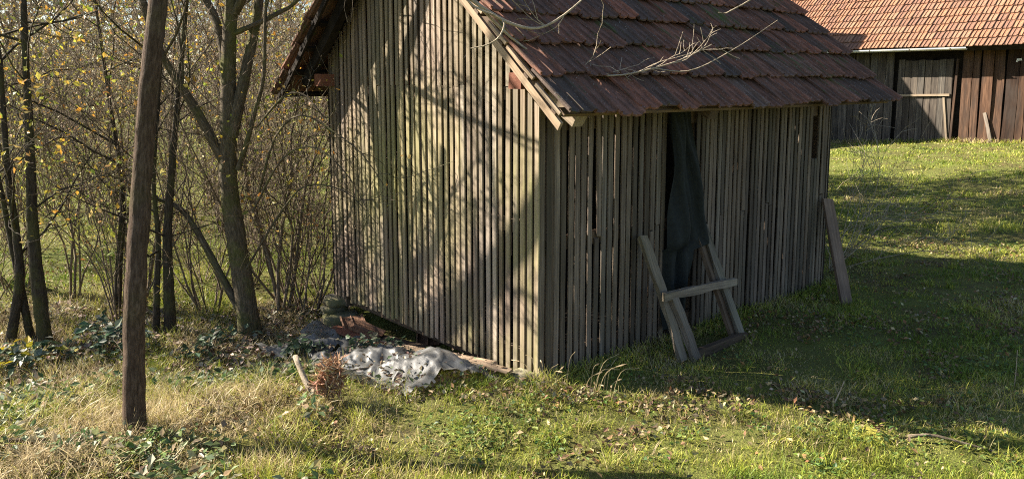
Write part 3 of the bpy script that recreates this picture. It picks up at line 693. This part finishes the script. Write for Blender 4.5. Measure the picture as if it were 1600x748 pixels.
# young trunk close by, with limbs that reach out over the shed roof
BOUGH=MB(); b0=at(211,690,4.17); b0[2]=gz(b0[0],b0[1])-.05
def over_roof(_,lv):
    mb=BOUGH
    P_=smooth_path([at(262,-10,4.45),at(400,-210,4.4),at(600,-120,4.5),at(700,-35,4.62),at(745,6,4.65),at(800,38,4.7),at(850,42,4.72),at(905,4,4.78),at(930,-30,4.8)],34)
    tube(mb,P_,np.concatenate([np.linspace(.035,.016,16),np.linspace(.013,.003,18)]),7)
    for px,py,dz in ((812,20,4.71),(800,30,4.7),(836,70,4.72)):
        q=at(px,py,dz); branch(mb,P_[24+R.randrange(4)],unit(q-P_[24]),.22,.004,1,lv,(3,))
    P2=smooth_path([at(745,6,4.65),at(800,60,4.75),at(862,103,4.85),at(905,115,4.9),at(965,118,4.95),at(1020,107,5.0),at(1065,93,5.05),at(1112,70,5.1)],30)
    tube(mb,P2,np.linspace(.009,.003,30),6)
    for k_ in (9,12,15,17,19,21,23,25,27):
        t_=unit(P2[k_+1]-P2[k_-1]); branch(mb,P2[k_],unit(t_+np.array([R.gauss(0,.4),R.gauss(0,.3),R.uniform(-.6,1.0)])),R.uniform(.15,.38),.0036,1,lv,(4,),.05,.2)
    P3=smooth_path([at(930,-30,4.9),at(1010,-60,5.0),at(1180,-20,5.2),at(1140,18,5.25),at(1122,20,5.25)],16); tube(mb,P3,np.linspace(.009,.003,16),5)
    P4=smooth_path([at(1020,107,5.0),at(1080,110,5.05),at(1150,75,5.2),at(1215,32,5.3)],14); tube(mb,P4,np.linspace(.004,.002,14),4)
    P5=smooth_path([at(700,-35,4.62),at(740,10,4.6),at(785,30,4.55),at(782,55,4.5),at(762,70,4.5),at(735,76,4.5)],16); tube(mb,P5,np.linspace(.008,.003,16),5)
yt=make_tree('young_tree','slender brown trunk standing alone in the long grass','tree',b0,
  [b0,at(209,560,4.22),at(213,420,4.30),at(222,280,4.42),at(232,150,4.45),at(243,40,4.47),at(250,-40,4.5),at(262,-300,4.6)],.058,.048,
  [(.86,(.7,-.1,.6),1.8,.032),(.93,(-.5,.3,.9),1.8,.03),(1.0,(.1,.2,1),1.6,.04),(.9,(-.9,-.2,.7),1.6,.025)],M_BARK,0,lvl=2,kids=(4,4,4),extra=over_roof)
obj('bough',BOUGH,M_TWIGP,yt,smooth=True)

# forked mossy tree between the thicket and the gable
b1=np.array([-2.38,6.88,0]); b1[2]=gz(b1[0],b1[1])-.05
def forked(mb,lv):
    def limb(pts,r0,r1,tw=0):
        P_=smooth_path(pts,16); tube(mb,P_,np.linspace(r0,r1,16),8,rough=.04)
        for _ in range(tw):
            k_=R.randrange(5,15); t_=unit(P_[k_+1]-P_[k_-1] if k_<15 else P_[15]-P_[14]); branch(mb,P_[k_],unit(t_+np.array([R.gauss(0,.7),R.gauss(0,.7),R.uniform(-.2,.6)])),R.uniform(.5,1.3),max(r1*.5,.006),2,lv,(4,4),.05)
    limb([at(352,255,6.85),at(330,215,6.8),at(308,175,6.75),at(280,130,6.7),at(255,90,6.65),at(225,10,6.6),at(200,-120,6.6)],.05,.025,5)
    limb([at(362,215,6.8),at(380,130,6.85),at(395,60,6.9),at(408,-20,6.95),at(430,-200,7.0),at(440,-420,7.0)],.055,.03,6)
    limb([at(372,265,6.7),at(385,225,6.65),at(398,175,6.6),at(412,120,6.55),at(414,40,6.5),at(420,-60,6.5)],.024,.012,5)
    limb([at(384,500,6.85),at(345,430,6.9),at(310,365,6.95),at(280,325,7.0),at(240,310,7.1)],.04,.018,4)
    for pts in ([(405,300,6.6),(430,215,6.5),(470,180,6.4),(520,205,6.2),(565,240,6.1),(600,290,6.0)],[(395,330,6.6),(440,250,6.4),(490,230,6.3),(540,270,6.1),(575,330,6.05)],[(400,200,6.6),(445,150,6.4),(478,150,6.3),(510,185,6.2),(530,160,6.2)],[(385,420,6.7),(440,330,6.5),(480,290,6.4),(540,300,6.2),(590,350,6.0)]):
        P_=smooth_path([at(*q) for q in pts],16); tube(mb,P_,np.linspace(.011,.003,16),5)
        for k_ in range(4,16,2): branch(mb,P_[k_],unit(np.array([R.gauss(.3,.6),R.gauss(-.2,.5),R.gauss(0,.7)])),R.uniform(.2,.5),.004,1,lv,(4,),0,.22)
    limb([at(352,110,6.85),at(340,40,6.9),at(300,-60,7.0),at(280,-250,7.0)],.04,.025,5)
    limb([at(368,20,6.8),at(420,-80,6.5),at(520,-170,6.1),at(560,-260,6.0)],.04,.02,5)
make_tree('forked_tree','thick mossy forked tree whose low limb spreads toward the young trunk','tree',b1,
  [b1,at(384,470,6.86),at(370,380,6.86),at(358,300,6.84),at(357,240,6.82),at(356,160,6.84),at(357,80,6.84),at(362,0,6.8),at(372,-160,6.7),at(380,-420,6.6)],.092,.042,
  rand_limbs(3,.6,1.0,(1.2,2.0),(.02,.03)),M_BARKG,40,lvl=2,kids=(5,4,4),extra=forked)

# dark trunks along the edge of the thicket
DT=[((-4.12,6.65),[(70,530),(58,430),(50,340),(48,240),(40,80),(30,-200)],.085,'dark leaning trunk with ivy-black bark at the thicket edge'),
    ((-4.42,6.7),[(12,530),(30,440),(25,360),(12,270),(0,100),(-30,-150)],.06,'dark trunk leaning across its neighbour by the meadow'),
    ((-4.20,6.75),[(50,528),(33,450),(18,380),(2,300),(-40,100),(-80,-150)],.05,'thin dark trunk leaning away over the meadow edge'),
    ((-3.22,6.85),[(243,527),(245,450),(247,370),(240,280),(250,120),(262,-120)],.045,'slim ivy-dark trunk, thinner of the close pair'),
    ((-3.07,6.85),[(266,530),(264,450),(262,370),(268,270),(280,130),(300,-100)],.075,'ivy-dark trunk, thicker of the close pair'),
    ((-3.85,7.6),[(180,470),(187,400),(192,320),(186,250),(170,150),(140,-60)],.055,'crooked dark trunk deep in the thicket')]
for (xy,px,r_,lab) in DT:
    Yd=xy[1]; P_=[at(a_,c_,Yd) for a_,c_ in px]; P_[0][2]=gz(P_[0][0],P_[0][1])-.05
    make_tree('thicket_tree',lab,'tree',P_[0],P_,r_*.68,r_*.2,rand_limbs(11,.3,1.0,(.7,1.5),(.006,.014)),M_DARKB,260,lvl=2,kids=(4,4,3),lsize=.055,group='trunks along the thicket edge')

# tree leaning in from outside the frame: its bough shades the gable
P_=[np.array([-7.6,9.4,-.5]),np.array([-6.6,8.6,1.4]),np.array([-5.4,7.45,3.05]),np.array([-4.85,6.85,3.65]),np.array([-4.3,6.3,4.3]),np.array([-3.6,5.7,5.4])]
make_tree('leaning_tree','stout tree beyond the thicket leaning toward the shed','tree',P_[0],P_,.105,.055,rand_limbs(3,.6,1.0,(1.0,1.8),(.015,.03)),M_BARK,0,lvl=2,kids=(4,4,3))

# shrub kinds, shared by many copies
def make_shrub(nst,hgt_,spread,r,lvl,kids,leafn,pal,mat,lsize=.045,upz=1.0,parts=('stems','leaves')):
    mb=MB(); lv=[]
    for k_ in range(nst):
        a_=k_/nst*2*math.pi+R.uniform(-.4,.4); s_=R.uniform(.2,1)*spread
        branch(mb,(math.cos(a_)*.12*R.random(),math.sin(a_)*.12*R.random(),-.05),(math.cos(a_)*s_,math.sin(a_)*s_,upz),hgt_*R.uniform(.6,1.1),r*R.uniform(.6,1.2),lvl,lv,kids,.10,.13,(.35,.9))
    ms=mb.mesh('stems',smooth=True); ms.materials.append(mat); ml=None
    if leafn:
        L=np.array(lv); k=rng.choice(len(L),leafn); lm=MB(); leaf_quads(lm,L[k]+rng.normal(0,.04,(leafn,3)),lsize,pick(pal,leafn)); ml=lm.mesh('leaves'); ml.materials.append(M_LEAF)
    return ms,ml
OLV=[(.30,.31,.07),(.20,.23,.05),(.42,.36,.08),(.14,.17,.04)]; BRN=[(.24,.13,.05),(.33,.2,.07),(.16,.09,.04),(.4,.3,.08)]
KINDS=[make_shrub(9,2.6,.55,.013,2,(7,6),700,YEL,M_TWIG),
       make_shrub(12,2.0,.8,.010,2,(7,6),900,OLV,M_TWIG,.04),
       make_shrub(5,3.6,.35,.022,3,(4,5,6),650,YEL,M_TWIG),
       make_shrub(14,1.5,1.0,.008,2,(6,6),450,BRN,M_TWIG,.04),
       make_shrub(3,4.5,.25,.035,3,(4,5,6),350,OLV,M_BARK,.05),
       make_shrub(10,2.4,.6,.011,2,(7,6),0,None,M_TWIG)]
KINDS.append(make_shrub(6,2.9,.5,.03,3,(5,5,5),7000,OLV,M_BARK,.07))
KLAB=[('loose shrub with scattered yellow leaves','shrub'),('olive-leaved bushy shrub','shrub'),('tall spindly sapling clump with yellow leaves','shrub'),
      ('low tangle of brown-leaved brush','shrub'),('slender small tree with olive leaves','tree'),('bare grey-twigged shrub','shrub'),('leafy olive tree','tree')]
def put_shrub(k,x,y,sc_=1.0,rz=None):
    z=gz(x,y)
    if x>-.17*y: zone=' hidden behind the shed'
    elif x<-.74*y: zone=' outside the thicket by the young trunk'
    elif y<9: zone=' among the dark trunks' if x<-.36*y else ' beside the forked tree'
    elif y<16: zone=' on the sunny meadow behind the dark trunks' if x<-.42*y else ' on the meadow behind the forked tree'
    elif y<26: zone=' across the meadow beyond the first shrubs'
    else: zone=' in the far hedge before the woods'
    t=thing('tangled_shrub' if KLAB[k][1]=='shrub' else 'small_tree',(x,y,z),KLAB[k][0]+zone,KLAB[k][1],KLAB[k][0]+zone)
    t.rotation_euler=(0,0,R.uniform(0,6.28) if rz is None else rz); t.scale=(sc_,sc_,sc_*R.uniform(.9,1.1))
    for nm,me in zip(('stems','leaves'),KINDS[k]):
        if me: o=bpy.data.objects.new(nm,me); link(o,t)
def in_view_left(x,y): return x> -.78*y-.6
spots=[]
def scatter(n,y0,y1,x_of,kset,s0,s1,dmin):
    tries=0; c=0
    while c<n and tries<n*60:
        tries+=1; y=R.uniform(y0,y1); lo,hi=x_of(y); x=R.uniform(lo,hi)
        if all((x-a_)**2+(y-b_)**2>dmin*dmin for a_,b_ in spots):
            spots.append((x,y)); put_shrub(R.choice(kset),x,y,R.uniform(s0,s1)); c+=1
edge=lambda y:(-.70*y-.3,-.27*y-.15)
scatter(6,7.3,8.3,edge,[5,2,5,0],.6,.95,.6)
scatter(5,8.6,11.5,edge,[5,1,0,3],.7,1.0,.9)
scatter(10,11.5,15.5,lambda y:(-.70*y-.3,-.2*y),[0,1,2,5,5],.9,1.3,.75)
scatter(12,17,25,lambda y:(-.70*y,-.18*y),[0,1,2,0,2,4],1.2,1.7,1.2)
scatter(14,26,40,lambda y:(-.70*y,-.14*y),[2,4,1,4],1.7,2.4,2.0)
scatter(5,7.15,9.0,edge,[5,5,3,5],.45,.8,.45)
# twiggy growth by the gable corner, and at the far end of the shed
put_shrub(5,-2.05,7.55,.95); put_shrub(0,-2.3,7.9,1.0); put_shrub(3,-1.95,7.9,.9)
# trees left of the frame and behind the shed that shade the grass
for (x,y,k,s_) in ((-8.4,7.4,4,1.2),(-.4,11.2,2,1.2),(.9,12.2,4,1.2),(-.8,12.8,4,1.2),(2.0,13.2,2,1.2),(.3,14.2,4,1.2),(1.6,11.4,1,1.3),(1.5,12.5,6,1.15),(1.9,11.6,6,1.1),(1.9,13.2,6,1.15),(.7,11.1,6,.9),(1.8,14.8,6,1.15)):
    put_shrub(k,x,y,s_)
sp=np.array([3.35,8.05,0]); sp[2]=gz(sp[0],sp[1])
tw=thing('bare_bramble',tuple(sp),'bare pale twigs arching out behind the end of the shed','shrub'); mb=MB(); lv=[]
for k_ in range(12): branch(mb,sp,(R.uniform(.0,1.0),R.uniform(-.7,.3),R.uniform(.4,1.5)),R.uniform(.6,1.5),.007,2,lv,(5,4),-.08,.16)
obj('stems',mb,M_TWIGP,tw,smooth=True)

# far woods as one mass
mb=MB(); nW=30000; xw=rng.uniform(-75,22,nW); dep=rng.uniform(42,62,nW); tw_=rng.random(nW); hW=5+7*vnoise(xw,dep*0,.16)+2*vnoise(xw,dep*.2,.7)
zw=tw_*hW+hgt(xw,dep,False); c=pick([(.17,.13,.09),(.25,.2,.14),(.15,.14,.06),(.3,.22,.11),(.2,.19,.09)],nW)
leaf_quads(mb,np.stack([xw,dep,zw],1),.55,c); kind(obj('far_woods',mb,M_LEAF),'stuff')
tag(bpy.data.objects['far_woods'],'distant brown autumn woods beyond the meadow','woods')

# ------------------------------------------------------------------ brambles on the ground
def bramble(base,n,rad,h,label,pal,size=.075):
    t=thing('bramble',tuple(base),label,'bramble'); mb=MB(); lm=MB(); LP=[]
    for k_ in range(n):
        a_=R.uniform(0,6.28); rr_=rad*R.uniform(.5,1.1); P_=smooth_path([base,base+np.array([math.cos(a_)*rr_*.4,math.sin(a_)*rr_*.4,h*R.uniform(.7,1.2)]),base+np.array([math.cos(a_)*rr_,math.sin(a_)*rr_,h*R.uniform(.2,.8)])],8)
        tube(mb,P_,np.linspace(.004,.002,8),4); LP+= [P_[q]+rng.normal(0,.02,3) for q in range(2,8) for _ in range(3)]
    obj('stems',mb,M_TWIG,t); leaf_quads(lm,np.array(LP),size,pick(pal,len(LP)),flat=.6); obj('leaves',lm,M_BRAMBLE,t)
GRN=[(.05,.09,.045),(.07,.11,.06),(.09,.13,.07),(.12,.15,.10)]
def bp(px,py,Y,dz=0): p=at(px,py,Y); p[2]=gz(p[0],p[1])+dz; return p
bramble(bp(475,525,6.2,.05),9,.22,.14,'low bluish-green bramble at the stone end of the plastic sheet',GRN)
bramble(bp(590,545,5.8,.12),6,.3,.1,'bramble trailing over the middle of the plastic sheet',GRN,.06)
bramble(bp(45,560,6.1),10,.4,.22,'bramble with one yellow leaf cluster under the dark trunks',GRN+[(.4,.35,.03)],.09)
bramble(bp(160,530,6.3),9,.4,.25,'grey-green bramble between the dark trunks and the young trunk',GRN+[(.2,.24,.18)],.09)
bramble(bp(330,540,6.5),7,.4,.15,'flat bramble patch before the forked tree',GRN,.07)
bramble(bp(225,715,3.9),8,.22,.09,'bright green weed clump at the foot of the young trunk',[(.12,.19,.04),(.16,.22,.06),(.08,.13,.03)],.05)
# rust-coloured dead fern
fb=bp(515,660,4.6); t=thing('dead_fern',tuple(fb),'curled rust-brown dead fern beside the broken branch stub','fern'); mb=MB(); lm=MB(); LP=[]
for k_ in range(5):
    P_=smooth_path([fb,fb+np.array([R.gauss(0,.03),R.gauss(0,.03),.13]),fb+np.array([R.gauss(0,.07),R.gauss(0,.07),.25])],12); tube(mb,P_,np.linspace(.005,.002,12),4)
    LP+=[P_[q]+rng.normal(0,.008,3) for q in range(3,12) for _ in range(14)]
obj('stems',mb,M_TWIGP,t); leaf_quads(lm,np.array(LP),.07,wr=.07,cols=pick([(.30,.15,.08),(.40,.25,.15),(.5,.37,.24)],len(LP))); obj('fronds',lm,M_DRY,t)
# tall blond grass with seed heads at the foot of the shed
def seed_grass(base,n,label,dirx):
    t=thing('seed_grass',tuple(base),label,'grass tuft'); mb=MB(); hm=MB()
    for k_ in range(n):
        a_=R.gauss(dirx,.9); L=R.uniform(.10,.27); e=np.array([math.cos(a_),math.sin(a_)*.6,0]); s_=base+np.array([R.gauss(0,.06),R.gauss(0,.06),0])
        P_=smooth_path([s_,s_+e*L*.25+ZZ*L*.7,s_+e*L*.75+ZZ*L*R.uniform(.7,.95)],9); tube(mb,P_,np.linspace(.0022,.0014,9),3,c=np.array([.5,.4,.22]))
        if k_%2==0: tube(hm,P_[6:],[.003,.006,.002],4,c=np.array([.55,.42,.25]))
    obj('stalks',mb,M_GRASS,t); obj('seed_heads',hm,M_GRASS,t)
seed_grass(bp(935,622,4.75),11,'tuft of blond seed grass arching into the shed shadow',.2)
seed_grass(bp(850,628,4.75),9,'thin blond grass stalks by the shed corner block',1.2)

# ------------------------------------------------------------------ grass, weeds, fallen leaves (uncountable)
def inside(x,y,ma=.0):
    a=(x-A0[0])*U[0]+(y-A0[1])*U[1]; b=(x-A0[0])*V[0]+(y-A0[1])*V[1]
    sh=(a>-.02-ma)&(a<SL+.02)&(b>-.02)&(b<SW+.02)
    a2=(x-BX[0])*U[0]+(y-BX[1])*U[1]
    return sh|(a2>-.02)
def spots_xy(n,y0,y1,pw=1.0,wid=.80):
    u_=rng.random(n); y=y0*(y1/y0)**u_ if pw==1.0 else (y0**(1-pw)+u_*(y1**(1-pw)-y0**(1-pw)))**(1/(1-pw))
    x=rng.uniform(-1,1,n)*(wid*y+.5); k=~inside(x,y); return x[k],y[k]
def longness(x,y):                                              # long dry grass towards the thicket, short turf by the barn
    wv=-x*1.0-.55-.25*(y-4)+.5*(vnoise(x,y,1.1)-.5)
    return sm(-.5,.9,wv)*(1-sm(7.3,8.6,y))
def blades(mb,x,y,ln,wd,cols,lean,seg=2):
    n=len(x); z=hgt(x,y)-.008; a=rng.uniform(0,2*math.pi,n); dr=np.stack([np.cos(a),np.sin(a),np.zeros(n)],1)
    f=rng.uniform(0,2*math.pi,n); sd=np.stack([np.cos(f),np.sin(f),np.zeros(n)],1)*(wd/2)[:,None]
    base=np.stack([x,y,z],1); V_=[]
    for i_ in range(seg+1):
        t=i_/seg; p=base+dr*(ln*lean*t**1.6)[:,None]; p[:,2]+=ln*np.sqrt(np.clip(1-(lean*.75)**2*t**1.3,.05,1))*t*(1-.28*lean*t)
        if i_<seg: k=1-.35*t; V_+= [p-sd*k,p+sd*k]
        else: V_.append(p)
    m=2*seg+1; v=np.stack(V_,1).reshape(-1,3); o=np.arange(n)[:,None]*m
    tri=(o+np.array([[2*(seg-1),2*(seg-1)+1,2*seg]])); quad=None
    if seg>1: quad=np.concatenate([o+np.array([[2*i_,2*i_+1,2*i_+3,2*i_+2]]) for i_ in range(seg-1)],0)
    mb.add(v,tri=tri,quad=quad,c=np.repeat(cols,m,axis=0))
def track(x,y):
    p0=np.array([.15,3.72]); p1=np.array([1.4,4.66]); e=p1-p0; t=np.clip(((x-p0[0])*e[0]+(y-p0[1])*e[1])/(e@e),0,1)
    return 1-sm(.05,.16,np.hypot(x-p0[0]-t*e[0],y-p0[1]-t*e[1])+.08*(vnoise(x,y,5)-.5))
GP=np.array([(.14,.20,.025),(.25,.30,.04),(.37,.38,.06),(.38,.325,.12),(.46,.37,.21)])
def gcols(x,y,dry):
    n=len(x); pt=vnoise(x,y,.9)*.45+vnoise(x,y,3.1)*.3+vnoise(x+8,y+2,8)*.25
    r=rng.random(n)*.7+(pt-.5)*1.9+dry*.75+.10
    k=np.clip((r*4.2),0,4).astype(int); return np.clip(GP[k]*rng.uniform(.75,1.25,(n,1)),0,1)
mb=MB()
x,y=spots_xy(560000,2.7,30); lg=longness(x,y)
den=np.clip(-.35+2.2*(vnoise(x,y,2.2)*.5+vnoise(x,y,6)*.5),.04,1)*(1-.85*track(x,y)); k=rng.random(len(x))<den; x,y,lg=x[k],y[k],lg[k]
ln=rng.uniform(.025,.075,len(x))*(1+.9*(lg>rng.random(len(x))))*(.35+1.3*vnoise(x,y,1.7))*(.45+1.1*vnoise(x+3,y,4.6)); wd=rng.uniform(.0028,.0055,len(x))*np.clip(y/5,1,5)
blades(mb,x,y,ln,wd,gcols(x,y,lg*.5),rng.uniform(.2,1.0,len(x)),2)
nt_=420; tx,ty=spots_xy(nt_,2.8,14); rep_=45; x=np.repeat(tx,rep_)+rng.normal(0,.045,len(tx)*rep_)*np.repeat(rng.uniform(.6,1.6,len(tx)),rep_); y=np.repeat(ty,rep_)+rng.normal(0,.045,len(ty)*rep_); k=~inside(x,y); x,y=x[k],y[k]
blades(mb,x,y,rng.uniform(.04,.13,len(x)),rng.uniform(.003,.006,len(x))*np.clip(y/5,1,3),gcols(x,y,-.12),rng.uniform(.3,1.1,len(x)),3)
kind(obj('turf',mb,M_GRASS),'stuff')
mb=MB()
x,y=spots_xy(95000,2.7,8.4); lg=longness(x,y); k=(rng.random(len(x))<lg*(.12+.88*sm(.4,.62,vnoise(x,y,2.6)*.6+vnoise(x,y,6)*.4))); x,y=x[k],y[k]
aS=(x-A0[0])*U[0]+(y-A0[1])*U[1]; bS=(x-A0[0])*V[0]+(y-A0[1])*V[1]; k=~((aS>-.75)&(aS<0)&(bS>.05)&(bS<2.7)&(rng.random(len(x))<.93)); x,y=x[k],y[k]
ln=rng.uniform(.07,.23,len(x))*(.5+.8*vnoise(x,y,1.4)); blades(mb,x,y,ln,rng.uniform(.003,.006,len(x)),gcols(x,y,.28+.45*vnoise(x+50,y,2.0)),rng.uniform(.4,1.3,len(x)),4)
# grass fringe along the wall foot
n=2600; a_=rng.uniform(-.1,SL+.3,n); b_=-np.abs(rng.normal(0,.09,n))-.02; x=A0[0]+U[0]*a_+V[0]*b_; y=A0[1]+U[1]*a_+V[1]*b_
blades(mb,x,y,rng.uniform(.05,.15,n),rng.uniform(.003,.006,n),gcols(x,y,np.full(n,.05)),rng.uniform(.2,1,n),3)
n=2200; b_=rng.uniform(-5,4,n); a_=-.06-np.abs(rng.normal(0,.1,n)); x=BX[0]+U[0]*a_+V[0]*b_; y=BX[1]+U[1]*a_+V[1]*b_
blades(mb,x,y,rng.uniform(.06,.2,n),rng.uniform(.01,.018,n),gcols(x,y,np.full(n,.35)),rng.uniform(.2,1,n),2)
kind(obj('long_grass',mb,M_GRASS),'stuff')
# small round weed leaves in the turf
mb=MB(); x,y=spots_xy(60000,2.7,13); den=sm(.42,.7,vnoise(x,y,1.9)*.6+vnoise(x,y,5)*.4)*(1-.6*longness(x,y)); k=rng.random(len(x))<den; x,y=x[k],y[k]
P=np.stack([x,y,hgt(x,y)+rng.uniform(.01,.045,len(x))],1); leaf_quads(mb,P,.032,pick([(.10,.17,.03),(.16,.22,.045),(.22,.26,.06),(.075,.13,.035)],len(x)),flat=.65)
n=5200; y=rng.uniform(2.9,5.6,n); x=rng.uniform(-.8,-.25,n)*y; k=rng.random(n)<sm(.4,.6,vnoise(x+9,y,2.3)); x,y=x[k],y[k]
P=np.stack([x,y,hgt(x,y)+rng.uniform(.02,.13,len(x))],1); leaf_quads(mb,P,.055,pick([(.10,.15,.05),(.16,.2,.08),(.22,.24,.13),(.07,.11,.04),(.3,.24,.15)],len(x)),flat=.5)
kind(obj('clover',mb,M_LEAF),'stuff')
# fallen leaves
mb=MB(); x,y=spots_xy(110000,2.7,22); den=.03+.95*sm(.53,.66,vnoise(x+31,y,1.5)*.55+vnoise(x,y+17,4.4)*.45); den=np.clip(den*(1+.3*longness(x,y))+.06*longness(x,y)+.6*track(x,y),0,1); k=rng.random(len(x))<den; x,y=x[k],y[k]
P=np.stack([x,y,hgt(x,y)+rng.uniform(.008,.05,len(x))],1); leaf_quads(mb,P,.036,pick([(.15,.10,.05),(.22,.165,.085),(.36,.30,.17),(.10,.065,.035),(.22,.125,.05),(.13,.095,.055)],len(x)),flat=.35)
n=900; bq=rng.uniform(.2,2.6,n); aq=rng.uniform(-.95,-.12,n); P=A0+U*aq[:,None]+V*bq[:,None]; P[:,2]=hgt(P[:,0],P[:,1])+heap_h(aq,bq)+rng.uniform(.0,.08,n); leaf_quads(mb,P,.04,pick([(.2,.14,.09),(.32,.26,.18),(.12,.08,.05),(.10,.13,.06)],n),flat=.5)
n=26000; y=rng.uniform(5.2,9.5,n); x=rng.uniform(-.75,-.17,n)*y; k=rng.random(n)<sm(5.2,6.2,y)*(1-sm(7.2,8.0,y))*(.3+.7*vnoise(x,y,2)); x,y=x[k],y[k]; k=~inside(x,y,.75); x,y=x[k],y[k]
P=np.stack([x,y,hgt(x,y)+rng.uniform(.01,.06,len(x))],1); leaf_quads(mb,P,.06,pick([(.24,.18,.13),(.34,.28,.21),(.15,.10,.07),(.4,.34,.26),(.11,.13,.06)],len(x)),flat=.5)
kind(obj('fallen_leaves',mb,M_DRY),'stuff')
for nm,lab,cat in (('turf','short patchy meadow grass','grass'),('long_grass','long dry blond grass toward the thicket','grass'),('clover','small round weed leaves in the turf','weeds'),('fallen_leaves','scattered brown fallen leaves','leaves')):
    o=bpy.data.objects[nm]; o['label']=lab; o['category']=cat
